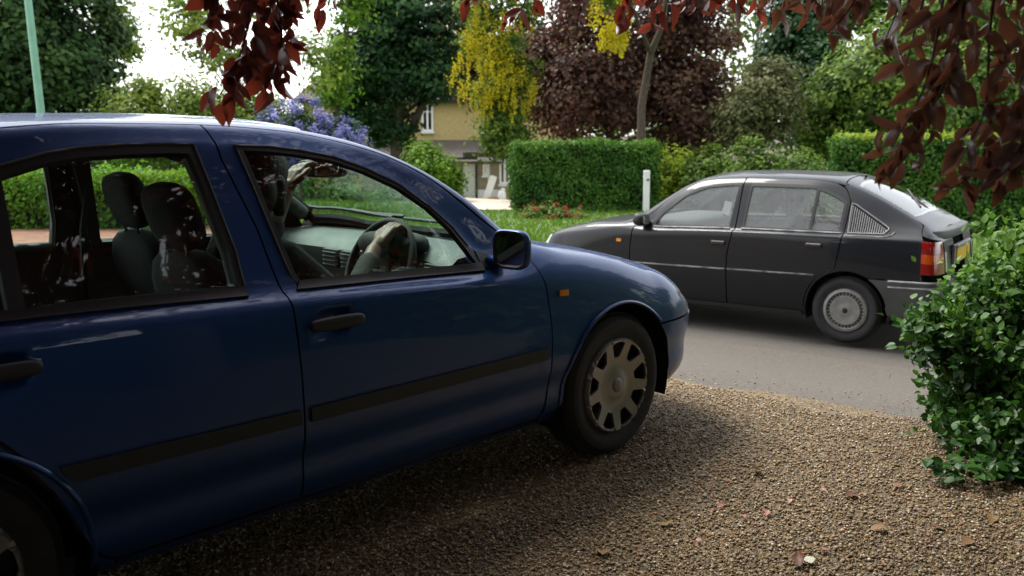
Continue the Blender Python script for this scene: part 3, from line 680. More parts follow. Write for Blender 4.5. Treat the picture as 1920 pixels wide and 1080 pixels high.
        g = Geo().sup((0.02, sd*-.085, -.05), (.04, .045, .022), .7); g.obj('mirror_arm', MATS['blue_paint'], a, smooth=True, angle=80)
        panel(L, 'mirror_sail', [('z', .60, .888), ('z', .715, .884), ('z', .722, .945), ('z', .69, .935), ('z', .62, .90)], (tr, tr, tr), sd, off=.004, thick=.02, parent=root, step=.01)
    # wipers
    for y0 in (-.42, .18):
        pt = []
        g = Geo()
        for i in range(9):
            n = y0+i*.065; s = .34+.10*(n/.6)**2+.03
            q = L.P(np.array([s]), np.array([L.u_of(s, min(abs(n), .66), 1)]))[0]; pt.append((-q[0]+.0, n, q[2]+.010))
        g.tube(pt, .009, 6); g.tube([(pt[0][0]+.05, pt[0][1]-.02, pt[0][2]+.0), pt[2], pt[4]], .012, 6); g.obj('wiper', MATS['black_trim'], root, smooth=True)
    # seats and belts
    seat(root, -1.42, -.37, MATS['seat_cloth'], .30, 1.115); seat(root, -1.26, .37, MATS['seat_cloth'], .30, 1.12)
    g = Geo().sup((-2.15, 0, .46), (.28, .62, .09), .5).sup((-2.45, 0, .72), (.08, .62, .28), .5, Matrix.Rotation(R(-15), 3, 'Y')); g.obj('rear_bench', MATS['seat_cloth'], root, smooth=True, angle=80)
    for sd in (-1, 1):
        Geo().tube([(-1.56, sd*.60, 1.20), (-1.60, sd*.60, 1.0), (-1.62, sd*.62, .6)], .014, 4).obj('seat_belt', MATS['interior_dark'], root)
    # pillar trims in pale plastic
    for sd in (-1, 1):
        g = Geo(); pt = L.path([('u', .56, 5.9), ('u', .75, 5.9), ('u', .95, 5.9), ('u', 1.15, 5.9), ('u', 1.3, 5.9)], False, .05)
        p = L.P(np.array([q[0] for q in pt]), np.array([q[1] for q in pt])); g.tube([(-x, sd*(y-.055), z-.03) for x, y, z in p], .035, 8)
        g.obj('pillar_trim', MATS['interior_grey'], root, smooth=True, angle=80)
    return root, L
def handle(L, d, s, z, sd):
    q = L.raw(np.array([s]), np.array([L.u_of(s, z, 2)]))[0]
    g = Geo(); pts = []
    g.sup((-s, sd*(q[1]+.018), z+.004), (.098, .013, .021), .55, None, 24, 10)
    return g.obj('door_handle', MATS['black_trim'], d, smooth=True, angle=70)
BC, BL = blue_car()
# ------------------------------------------------------------------ black hatchback across the drive
def black_car():
    root = car_root('black_hatchback_car', 'dusty black older hatchback with a yellow rear plate, standing across the end of the drive', (1.2759, 9.7151, -.4424), -53.8555, .432)
    K = [
     [(-.6, .76, .20), (0, .77, .20), (3.2, .77, .22)],
     [(-.6, .80, .33), (0, .805, .33), (3.2, .80, .34)],
     [(-.6, .82, .56), (0, .83, .555), (2.3, .83, .575), (3.2, .81, .588)],
     [(-.6, .76, .735), (-.35, .79, .775), (0, .812, .82), (.48, .82, .855), (1.49, .82, .90), (2.45, .815, .908), (3.2, .78, .91)],
     [(-.6, .735, .76), (-.35, .765, .812), (0, .785, .868), (.37, .79, .908), (.6, .782, .905), (.75, .778, .915), (1.5, .775, .934), (2.45, .772, .942), (3.2, .735, .95)],
     [(-.6, .70, .775), (-.35, .73, .832), (0, .745, .902), (.37, .75, .934), (.5, .745, .944), (.60, .745, .945), (.66, .742, .965), (.73, .73, 1.04), (.85, .695, 1.14), (.96, .665, 1.228), (1.16, .63, 1.31), (1.49, .615, 1.343), (2.13, .615, 1.336), (2.38, .635, 1.257), (2.47, .648, 1.215), (2.82, .695, 1.02), (3.2, .70, .968)],
     [(-.6, .58, .79), (-.35, .62, .852), (0, .64, .923), (.37, .67, .955), (.45, .675, .978), (.53, .672, 1.025), (.75, .62, 1.18), (.95, .575, 1.305), (1.09, .555, 1.36), (1.3, .545, 1.386), (1.66, .54, 1.397), (2.1, .54, 1.392), (2.3, .542, 1.375), (2.42, .545, 1.343), (2.65, .56, 1.25), (2.92, .575, 1.105), (3.2, .585, .955)],
     [(-.6, .33, .80), (-.35, .35, .864), (0, .36, .938), (.3, .37, .972), (.42, .37, 1.02), (.75, .345, 1.232), (.95, .33, 1.345), (1.1, .325, 1.395), (1.3, .32, 1.418), (1.66, .32, 1.428), (2.1, .32, 1.42), (2.3, .322, 1.405), (2.42, .325, 1.37), (2.65, .33, 1.272), (2.92, .335, 1.125), (3.2, .34, .97)],
     [(-.6, 0, .805), (-.35, 0, .870), (0, 0, .944), (.28, 0, .978), (.42, 0, 1.035), (.75, 0, 1.25), (.95, 0, 1.36), (1.1, 0, 1.408), (1.3, 0, 1.43), (1.66, 0, 1.438), (2.1, 0, 1.43), (2.3, 0, 1.415), (2.42, 0, 1.38), (2.65, 0, 1.282), (2.92, 0, 1.135), (3.2, 0, .98)]]
    L = Loft(K, -.35, 3.06, [.41, .43, .44, .34, .32, .31, .30, .29, .28], [.22, .33, .56, .70, .735, .745, .755, .765, .77],
             [.16, .18, .19, .15, .12, .10, .09, .085, .08], [.30, .38, .588, .90, .94, .962, .975, .985, .99], 3.2, 6.0)
    tr = MATS['black_trim']; Q = (MATS['black_paint'], MATS['rubber_seal'], MATS['interior_grey'])
    gz = MATS['glass_hazy']; bg_ = MATS['bumper_grey']
    for sd in (-1, 1):
        a0 = math.degrees(math.asin((.558-.29)/.335))
        wing = [('z', .455, .252), ('z', .445, .50), ('z', .447, .709), ('z', .462, .85), ('u', .475, 4.2), ('u', .50, 5.2), ('u', .40, 5.28), ('u', .0, 5.25), ('u', -.4, 5.25), ('u', -.50, 4.8), ('u', -.56, 3.6), ('u', -.57, 2.05), ('u', -.28, 2.03)]+arc((0, .29), .335, 180-a0, -5, 20)+[('z', .34, .215), ('z', .455, .215)]
        wg = panel(L, 'wing', wing, Q, sd, thick=.03, parent=root)
        panel(L, 'side_repeater', [('z', .305, .752), ('z', .305, .782), ('z', .355, .782), ('z', .355, .752)], MATS['lamp_amber'], sd, off=.009, thick=.012, parent=wg, hw=.02, hu=.05, step=.01)
        panel(L, 'bumper', [('z', -.335, .35), ('z', -.34, .22), ('u', -.5, 0), ('u', -1.135, 0), ('u', -1.135, 1.97), ('u', -.5, 1.97), ('u', -.265, 1.97)]+arc((0, .29), .335, 180-a0+1, 168, 6), (bg_, tr, tr), sd, off=.012, thick=.03, parent=root)
        panel(L, 'headlamp', [('u', -.585, 2.1), ('u', -.585, 3.6), ('u', -.59, 4.38), ('u', -.95, 4.38), ('u', -.95, 2.1)], (MATS['lamp_clear'], tr, tr), sd, off=-.002, thick=.04, parent=root)
        dp = [('z', .465, .25), ('z', .455, .50), ('z', .457, .709), ('z', .474, .85), ('u', .487, 4.2), ('u', .515, 5.2), ('u', .56, 5.55), ('u', .75, 5.62), ('u', .95, 5.62), ('u', 1.16, 5.66), ('u', 1.514, 5.72), ('z', 1.482, .878), ('z', 1.445, .709), ('z', 1.445, .25)]
        win = [('z', .672, .915), ('z', 1.455, .936), ('z', 1.497, 1.335), ('z', 1.44, 1.337), ('z', 1.16, 1.308), ('z', .96, 1.226), ('z', .85, 1.138), ('z', .735, 1.035), ('z', .69, .965)]
        d = panel(L, 'door', dp, Q, sd, thick=.05, holes=[win], parent=root)
        gl = [('z', .695, .932), ('z', 1.437, .952), ('z', 1.473, 1.314), ('z', 1.42, 1.315), ('z', 1.17, 1.288), ('z', .97, 1.205), ('z', .86, 1.118), ('z', .75, 1.018), ('z', .71, .962)]
        panel(L, 'window_frame', win, (tr, tr, tr), sd, off=.002, thick=.03, holes=[gl], parent=d)
        panel(L, 'window_pane', gl, gz, sd, off=-.006, thick=0, parent=d)
        flap(L, d, 1.365, .803, sd)
        lip(L, 'side_moulding', [('u', .46, 2.0), ('u', 1.44, 2.0)], .012, bg_, sd, d, off=.0)
        lip(L, 'belt_trim', [('z', .68, .912), ('z', 1.455, .934)], .007, MATS['bumper_pale'], sd, d, off=.004)
        # rear door
        b0 = math.degrees(math.acos((2.52-2.418)/.365))
        rp = [('z', 1.456, .25), ('z', 1.456, .709), ('z', 1.493, .878), ('u', 1.526, 5.72), ('u', 2.1, 5.72), ('u', 2.33, 5.72), ('u', 2.42, 5.5), ('z', 2.478, 1.19), ('z', 2.462, .943), ('z', 2.418, .66)]+arc((2.52, .29), .365, 180-b0, 186, 12)+[('z', 2.14, .25)]
        rw = [('z', 1.562, .940), ('z', 2.445, .945), ('z', 2.458, 1.20), ('z', 2.38, 1.25), ('z', 2.27, 1.295), ('z', 2.13, 1.328), ('z', 1.60, 1.333), ('z', 1.58, 1.32)]
        d2 = panel(L, 'door', rp, Q, sd, thick=.05, holes=[rw], parent=root)
        g1 = [('z', 1.582, .956), ('z', 2.165, .960), ('z', 2.185, 1.302), ('z', 2.13, 1.308), ('z', 1.612, 1.312), ('z', 1.60, 1.30)]
        g2 = [('z', 2.19, .960), ('z', 2.42, .962), ('z', 2.432, 1.19), ('z', 2.37, 1.23), ('z', 2.27, 1.272), ('z', 2.207, 1.294)]
        panel(L, 'window_frame', rw, (tr, tr, tr), sd, off=.002, thick=.03, holes=[g1, g2], parent=d2)
        panel(L, 'window_pane', g1, gz, sd, off=-.006, thick=0, parent=d2)
        panel(L, 'window_pane', g2, gz, sd, off=-.006, thick=0, parent=d2)
        flap(L, d2, 2.235, .832, sd)
        lip(L, 'side_moulding', [('u', 1.46, 2.0), ('u', 2.25, 2.0)], .012, bg_, sd, d2, off=.0)
        lip(L, 'belt_trim', [('z', 1.562, .938), ('z', 2.45, .943)], .007, MATS['bumper_pale'], sd, d2, off=.004)
        # rear wing with slatted vent
        c0 = math.degrees(math.asin((.588-.29)/.34))
        vent = [('z', 2.50, .948), ('z', 2.495, 1.19), ('z', 2.525, 1.182), ('z', 2.815, 1.0), ('z', 2.815, .985), ('z', 2.785, .952)]
        qp = [('z', 2.428, .66), ('z', 2.472, .943), ('z', 2.488, 1.195), ('u', 2.43, 5.52), ('u', 2.40, 5.72), ('u', 2.43, 5.97), ('u', 2.65, 5.97), ('u', 3.0, 5.97), ('u', 3.05, 5.8), ('u', 3.14, 3.2), ('u', 3.125, 3.1), ('u', 3.125, 2.15), ('u', 3.14, 2.03), ('u', 2.92, 2.03)]+arc((2.52, .29), .34, c0, 188, 24)+[('z', 2.15, .215), ('z', 2.15, .25), ('z', 2.163, .30)]+arc((2.52, .29), .357, 178, 180-b0, 10)
        qd = panel(L, 'rear_wing', qp, Q, sd, thick=.03, holes=[vent], parent=root)
        panel(L, 'vent_grille', vent, (tr, tr, tr), sd, off=-.012, thick=.02, parent=qd)
        for k in range(17):
            s = 2.508+.018*k; zt = 1.19-(s-2.495)*.655
            if zt > .97: lip(L, 'vent_slat', [('z', s, .952), ('z', s, zt-.006)], .0045, MATS['bumper_pale'], sd, qd, off=-.001, n=5)
        lip(L, 'vent_frame', vent+[vent[0]], .006, MATS['bumper_pale'], sd, qd, off=.002)
        lip(L, 'belt_trim', [('z', 2.475, .927), ('z', 2.80, .930), ('z', 2.85, .945), ('z', 2.87, .97)], .006, MATS['bumper_pale'], sd, qd, off=.001)
        panel(L, 'bumper', [('z', 2.845, .35), ('z', 2.86, .29), ('z', 2.98, .27), ('u', 3.06, .35), ('u', 3.655, .35), ('u', 3.655, 1.98), ('u', 3.06, 1.98), ('u', 2.885, 1.98)]+[p for p in arc((2.52, .29), .34, c0-4, 12, 8)], (bg_, tr, tr), sd, off=.018, thick=.04, parent=root)
        for uu in (1.80, 1.97): lip(L, 'bumper_strip', [('u', 2.86, uu), ('u', 3.06, uu), ('u', 3.4, uu), ('u', 3.6, uu)], .010, MATS['bumper_pale'], sd, root, off=.016)
        tl = bpy.data.objects.new('tail_lamp', None); COL.objects.link(tl); tl.parent = root; tl.empty_display_size = .05
        for nm, u0, u1, m in (('lens', 2.60, 3.05, 'lamp_red'), ('lens', 2.40, 2.60, 'lamp_orange'), ('lens', 2.18, 2.40, 'lamp_red')):
            panel(L, nm, [('u', 3.128, u0+.006), ('u', 3.128, u1), ('u', 3.54, u1), ('u', 3.54, u0+.006)], (MATS[m], tr, tr), sd, off=.006, thick=.03, parent=tl)
        panel(L, 'lens', [('u', 3.56, 2.2), ('u', 3.56, 2.62), ('u', 3.585, 2.62), ('u', 3.585, 2.2)], (MATS['lamp_clear'], tr, tr), sd, off=.006, thick=.03, parent=tl)
        panel(L, 'sill', [('z', .462, .205), ('z', .462, .243), ('z', 2.14, .243), ('z', 2.14, .207)], (tr, tr, tr), sd, thick=.03, parent=root)
        panel(L, 'roof_rail', [('u', .51, 5.3), ('u', .55, 5.60), ('u', .75, 5.68), ('u', .95, 5.68), ('u', 1.16, 5.72), ('u', 1.514, 5.78), ('u', 2.1, 5.78), ('u', 2.34, 5.78), ('u', 2.40, 5.82), ('u', 2.42, 5.97), ('u', 2.40, 6.1), ('u', 1.3, 6.1), ('u', .9, 6.2), ('u', .6, 6.24), ('u', .50, 6.24), ('u', .46, 6.0)], Q, sd, thick=.04, parent=root)
        arch_liner(root, 0, .345, .80, .5, sd, .29); arch_liner(root, 2.52, .345, .80, .5, sd, .29)
        wheel(root, 0, .722, sd, .29, .165, .188, MATS['cover_grey'], 'disc'); wheel(root, 2.52, .722, sd, .29, .165, .188, MATS['cover_grey'], 'disc')
        # door mirror
        a = bpy.data.objects.new('door_mirror', None); COL.objects.link(a); a.parent = root; a.matrix_local = Matrix.Translation((-.62, sd*.86, .985)); a.empty_display_size = .05
        g = Geo().sup((.03, sd*.01, 0), (.055, .085, .06), .6, Matrix.Rotation(R(-14), 3, 'Y')); g.sup((.02, sd*-.07, -.035), (.05, .05, .025), .7); g.obj('mirror_shell', tr, a, smooth=True, angle=80)
        vs = [(-.032, sd*.012+.068*math.copysign(abs(math.cos(t))**.6, math.cos(t)), .047*math.copysign(abs(math.sin(t))**.6, math.sin(t))) for t in [2*math.pi*j/24 for j in range(24)]]
        me = bpy.data.meshes.new('mirror_glass'); me.from_pydata(vs, [], [tuple(reversed(range(24)))]); link('mirror_glass', me, MATS['mirror_glass'], a)
    hp = [('u', -.40, 5.29), ('u', 0, 5.29), ('u', .38, 5.32), ('u', .44, 5.7), ('u', .40, 6.2), ('u', .30, 7.0), ('u', .265, 8), ('u', -.35, 8), ('u', -1.13, 8), ('u', -1.13, 4.45), ('u', -.60, 4.45), ('u', -.525, 4.75)]
    panel(L, 'bonnet', hp, Q, thick=.03, parent=root, centre=True)
    panel(L, 'cowl_panel', [('u', .455, 5.7), ('u', .415, 6.2), ('u', .31, 7.0), ('u', .275, 8), ('u', .31, 8), ('u', .345, 7), ('u', .455, 6.24), ('u', .475, 6.0)], (tr, tr, tr), off=-.01, thick=.02, parent=root, centre=True)
    panel(L, 'windscreen', [('u', .31, 8), ('u', .345, 7), ('u', .455, 6.25), ('u', .75, 6.22), ('u', 1.20, 6.12), ('u', 1.17, 6.6), ('u', 1.12, 7.2), ('u', 1.10, 8)], gz, off=-.005, thick=0, parent=root, centre=True)
    panel(L, 'roof', [('u', 1.105, 8), ('u', 1.125, 7.2), ('u', 1.175, 6.6), ('u', 1.21, 6.12), ('u', 2.395, 6.12), ('u', 2.37, 7), ('u', 2.36, 8)], Q, thick=.035, parent=root, centre=True)
    bw = [('u', 2.47, 8), ('u', 2.475, 7), ('u', 2.50, 6.32), ('u', 2.97, 6.28), ('u', 2.985, 7), ('u', 2.985, 8)]
    panel(L, 'tailgate', [('u', 2.37, 8), ('u', 2.38, 7), ('u', 2.405, 6.12), ('u', 2.435, 5.99), ('u', 3.0, 5.99), ('u', 3.07, 5.9), ('u', 3.12, 4.2), ('u', 3.56, 3.1), ('u', 3.59, 2.04), ('u', 3.655, 2.04), ('u', 3.655, 8)], Q, thick=.03, parent=root, centre=True,
          holes=[[('u', 2.50, 7.97), ('u', 2.50, 7), ('u', 2.525, 6.38), ('u', 2.955, 6.34), ('u', 2.965, 7), ('u', 2.965, 7.97)]])
    panel(L, 'rear_window', bw, MATS['glass_green'], off=.003, thick=0, parent=root, centre=True)
    panel(L, 'grille', [('u', -.96, 2.1), ('u', -.96, 4.38), ('u', -1.0, 4.4), ('u', -1.13, 4.4), ('u', -1.13, 2.1)], (tr, tr, tr), off=-.004, thick=.02, parent=root, centre=True)
    # spoiler lip, plate, wiper, nozzle
    g = Geo(); prof = [(3.02, .978), (3.10, .980), (3.175, .986), (3.20, .978), (3.205, .912), (3.18, .902), (3.10, .92)]
    n = 13; vs = []; fs = []; m = len(prof)
    for i in range(n):
        y = -.62+1.24*i/(n-1); b = .03*(1-(y/.62)**2); e = .10*(abs(y)/.62)**8
        for s, z in prof: vs.append((-(s+b-e*(s > 3.15)*.5), y, z))
    for i in range(n-1):
        for j in range(m): k = (j+1) % m; fs.append((i*m+j, i*m+k, (i+1)*m+k, (i+1)*m+j))
    fs += [tuple(range(m)), tuple(reversed(range((n-1)*m, n*m)))]
    g.add(vs, fs); g.obj('spoiler', MATS['bumper_grey'], root, smooth=True, angle=35, bevel=.008)
    g = Geo().box((-3.262, 0, .755), (.012, .54, .115)); pl = g.obj('number_plate', MATS['plate_yellow'], root, bevel=.004)
    cu = bpy.data.curves.new('plate_character', 'FONT'); cu.body = 'J'; cu.size = .11; cu.extrude = .0015
    to = bpy.data.objects.new('plate_character_tmp', cu); COL.objects.link(to); bpy.context.view_layer.update()
    me = bpy.data.meshes.new_from_object(to.evaluated_get(bpy.context.evaluated_depsgraph_get())); bpy.data.objects.remove(to)
    tx = link('plate_character', me, MATS['plate_black'], pl)
    tx.matrix_local = Matrix(((0, 0, -1, -3.2695), (-1, 0, 0, -.13), (0, 1, 0, .725), (0, 0, 0, 1)))
    g = Geo().box((-3.255, 0, .835), (.04, .60, .03)).box((-3.25, .31, .76), (.02, .05, .18)).box((-3.25, -.31, .76), (.02, .05, .18)); g.obj('plate_surround', MATS['bumper_pale'], root, bevel=.006)
    g = Geo().tube([(-3.03, 0, 1.04), (-2.93, -.06, 1.135), (-2.80, -.14, 1.215)], .008, 6).sup((-3.03, 0, 1.035), (.05, .03, .02), .8).tube([(-2.92, .10, 1.14), (-2.70, -.36, 1.265)], .008, 6); g.obj('wiper', tr, root, smooth=True, angle=60)
    Geo().sup((-2.42, 0, 1.395), (.012, .012, .014), .8).obj('washer_jet', tr, root, smooth=True)
    g = Geo(); g.box((-1.25, 0, .21), (3.8, 1.32, .05)).box((-.42, 0, .58), (.05, 1.32, .7)).box((-2.75, 0, .55), (.05, 1.2, .65)); g.obj('floor_pan', MATS['interior_dark'], root)
    g = Geo().sup((-.72, 0, .86), (.30, .68, .13), .5); g.obj('dashboard', MATS['interior_grey'], root, smooth=True, angle=80)
    Mw = Matrix.Rotation(R(25), 4, 'Y'); Mw.translation = Vector((-1.02, -.36, .88))
    o = Geo().tube([(0, .185*math.cos(2*math.pi*i/32), .185*math.sin(2*math.pi*i/32)) for i in range(33)], .014, 8, cap=False).box((0, 0, 0), (.03, .14, .08)).box((0, 0, 0), (.015, .36, .03)).obj('steering_wheel', MATS['interior_dark'], root, smooth=True, angle=60); o.matrix_local = Mw
    seat(root, -1.48, -.36, MATS['seat_grey'], .28, 1.16); seat(root, -1.44, .36, MATS['seat_grey'], .28, 1.16)
    g = Geo().sup((-2.15, 0, .46), (.28, .60, .09), .5).sup((-2.42, 0, .72), (.08, .60, .28), .5, Matrix.Rotation(R(-15), 3, 'Y')); g.obj('rear_bench', MATS['seat_grey'], root, smooth=True, angle=80)
    # paper propped inside the front window
    Geo().box((-1.33, .56, 1.10), (.075, .004, .125), Matrix.Rotation(R(-14), 3, 'Y')).obj('paper_sheet', MATS['paper'], root)
    return root, L
def flap(L, d, s, z, sd):
    q = L.raw(np.array([s]), np.array([L.u_of(s, z, 2)]))[0]
    g = Geo().box((-s, sd*(q[1]+.004), z), (.135, .022, .034)); o = g.obj('door_handle', MATS['black_trim'], d, bevel=.006)
    Geo().box((-s, sd*(q[1]+.0105), z+.0125), (.125, .018, .010)).obj('handle_strip', MATS['bumper_pale'], d, bevel=.003)
    return o
KC, KL = black_car()
# ------------------------------------------------------------------ ground: drive, crossover, road, verge, garden falling away to the house
DA, DB = np.array([-.8076, .5898]), np.array([.5898, .8076])     # along the road / across it
def sst(x, a, b):
    t = np.clip((x-a)/(b-a), 0, 1); return t*t*(3-2*t)
def zab(a, b):
    a = np.asarray(a, float); b = np.asarray(b, float)
    ramp = -.4424*sst(b, 4.0, 7.5); flat = -.4424*sst(b, 8.8, 9.4)-.0*a
    t = sst(a, 7.5, 9.5); z = ramp*(1-t)+flat*t
    z = z+.05*np.exp(-((b-10.3)/2.0)**2)*sst(b, 8.4, 9.6)*sst(-b, -11.5, -10.9)           # road camber beyond the parked car
    z = z+.06*sst(b, 11.5, 11.6)
    z = z-1.75*sst(b, 17, 37)
    return z
def zg(x, y):
    return float(zab(x*DA[0]+y*DA[1], x*DB[0]+y*DB[1]))
def ab(x, y): return (x*DA[0]+y*DA[1], x*DB[0]+y*DB[1])
def sheet(name, a0, a1, b0, b1, da, db, m, off, kind='structure', wob=0., edges=None):
    A = edges[0] if edges else np.linspace(a0, a1, max(2, int((a1-a0)/da)+1)); B = edges[1] if edges else np.linspace(b0, b1, max(2, int((b1-b0)/db)+1))
    aa, bb = np.meshgrid(A, B, indexing='ij')
    if wob:                                   # ragged outline
        r1 = np.interp(np.arange(len(A)), np.arange(0, len(A)+6, 3), rng.normal(0, wob, len(np.arange(0, len(A)+6, 3))))
        bb = bb+np.where(np.arange(len(B))[None, :] == len(B)-1, r1[:, None], 0)
    z = zab(aa, bb)+off; x = aa*DA[0]+bb*DB[0]; y = aa*DA[1]+bb*DB[1]
    V = np.stack([x, y, z], -1).reshape(-1, 3); na, nb = len(A), len(B)
    i, j = np.meshgrid(np.arange(na-1), np.arange(nb-1), indexing='ij'); i = i.ravel(); j = j.ravel()
    F = np.stack([i*nb+j, i*nb+j+1, (i+1)*nb+j+1, (i+1)*nb+j], 1)
    n = np.cross(V[F[0, 1]]-V[F[0, 0]], V[F[0, 2]]-V[F[0, 0]])
    if n[2] < 0: F = F[:, ::-1]
    o = link(name, npmesh(name, V, F), m)
    return tag(o, kind=kind)
def gravelmat(name, scale, cols, dirt=.5):
    m, t, b = nodes(name); L = t.links.new
    tc = t.nodes.new('ShaderNodeTexCoord')
    no = t.nodes.new('ShaderNodeTexNoise'); no.inputs['Scale'].default_value = scale*.6; no.inputs['Detail'].default_value = 2
    L(tc.outputs['Object'], no.inputs['Vector'])
    vm = t.nodes.new('ShaderNodeMix'); vm.data_type = 'RGBA'; vm.inputs[0].default_value = .012
    L(tc.outputs['Object'], vm.inputs[6]); L(no.outputs['Color'], vm.inputs[7])
    v = t.nodes.new('ShaderNodeTexVoronoi'); v.inputs['Scale'].default_value = scale; L(vm.outputs[2], v.inputs['Vector'])
    v2 = t.nodes.new('ShaderNodeTexVoronoi'); v2.inputs['Scale'].default_value = scale*2.1; L(vm.outputs[2], v2.inputs['Vector'])
    sx = t.nodes.new('ShaderNodeSeparateColor'); L(v.outputs['Color'], sx.inputs[0])
    r = t.nodes.new('ShaderNodeValToRGB'); r.color_ramp.interpolation = 'CONSTANT'; e = r.color_ramp.elements
    while len(e) < len(cols): e.new(.5)
    for i, c in enumerate(cols): e[i].position = i/len(cols); e[i].color = (*c, 1)
    L(sx.outputs[0], r.inputs[0])
    big = t.nodes.new('ShaderNodeTexNoise'); big.inputs['Scale'].default_value = 1.3; big.inputs['Detail'].default_value = 6
    L(tc.outputs['Object'], big.inputs['Vector'])
    mr = t.nodes.new('ShaderNodeMapRange'); mr.inputs[1].default_value = .35; mr.inputs[2].default_value = .7; mr.inputs[3].default_value = .1; mr.inputs[4].default_value = dirt
    L(big.outputs[0], mr.inputs[0])
    mx = t.nodes.new('ShaderNodeMix'); mx.data_type = 'RGBA'; mx.inputs[7].default_value = (.08, .055, .026, 1)
    L(mr.outputs[0], mx.inputs[0]); L(r.outputs[0], mx.inputs[6]); L(mx.outputs[2], b.inputs['Base Color'])
    b.inputs['Roughness'].default_value = .75
    su = t.nodes.new('ShaderNodeMath'); su.operation = 'MULTIPLY_ADD'; su.inputs[1].default_value = .45
    L(v2.outputs['Distance'], su.inputs[0]); L(v.outputs['Distance'], su.inputs[2])
    bp = t.nodes.new('ShaderNodeBump'); bp.invert = True; bp.inputs['Strength'].default_value = .9; bp.inputs['Distance'].default_value = .012
    L(su.outputs[0], bp.inputs['Height']); L(bp.outputs[0], b.inputs['Normal'])
    return m
GCOL = [(.23, .15, .058), (.12, .08, .032), (.31, .23, .105), (.16, .10, .04), (.44, .37, .22), (.09, .06, .034), (.26, .15, .055), (.18, .155, .115), (.32, .21, .078), (.07, .05, .03)]
gravelmat('gravel', 112, GCOL, .55)
mat('soil', (.055, .04, .025), .95, noise=.4, nscale=8, bump=.6, bscale=30)
mat('grass_base', (.055, .105, .022), .9, noise=.45, nscale=5, bump=.5, bscale=60)
mat('asphalt', (.080, .071, .060), .85, noise=.22, nscale=45, bump=.5, bscale=260)
mat('crossover', (.095, .082, .066), .85, noise=.28, nscale=38, bump=.6, bscale=220)
mat('kerb', (.22, .21, .19), .8, noise=.2, nscale=10)
mat('pale_path', (.50, .44, .34), .9, noise=.2, nscale=12, bump=.4, bscale=120)
# base sheet out to the horizon
ed = np.concatenate([[-900, -300, -120, -60, -40], np.arange(-30, 60.1, 1.0), [80, 120, 300, 900]])
eb = np.concatenate([[-900, -300, -100, -30, -15], np.arange(-8, 3.5, 1.0), np.arange(3.5, 14.5, .25), np.arange(14.5, 40, 1.0), [60, 120, 300, 900]])
sheet('ground', 0, 0, 0, 0, 1, 1, MATS['soil'], -.02, edges=(ed, eb))
sheet('gravel_drive', -7, 7.8, -5, 4.75, .1, .25, MATS['gravel'], .0, wob=.10)
sheet('pavement', -30, 9.0, 4.3, 7.35, .25, .25, MATS['crossover'], -.008)
sheet('road', -60, 80, 7.2, 11.5, 1.0, .25, MATS['asphalt'], -.012)
# far kerb: one long upstand
kg = Geo(); n = 60
for i in range(n):
    a = -30+80*i/n; a2 = a+80/n-.012; z = float(zab(a, 11.4))
    p = [(a*DA[0]+b*DB[0], a*DA[1]+b*DB[1]) for a, b in ((a, 11.46), (a2, 11.46), (a2, 11.6), (a, 11.6))]
    kg.prism(p, z-.1, z+.10)
tag(kg.obj('kerb', MATS['kerb'], bevel=.012), kind='structure')
sheet('lawn', -40, 95, 11.61, 38, .5, .25, MATS['grass_base'], .03)
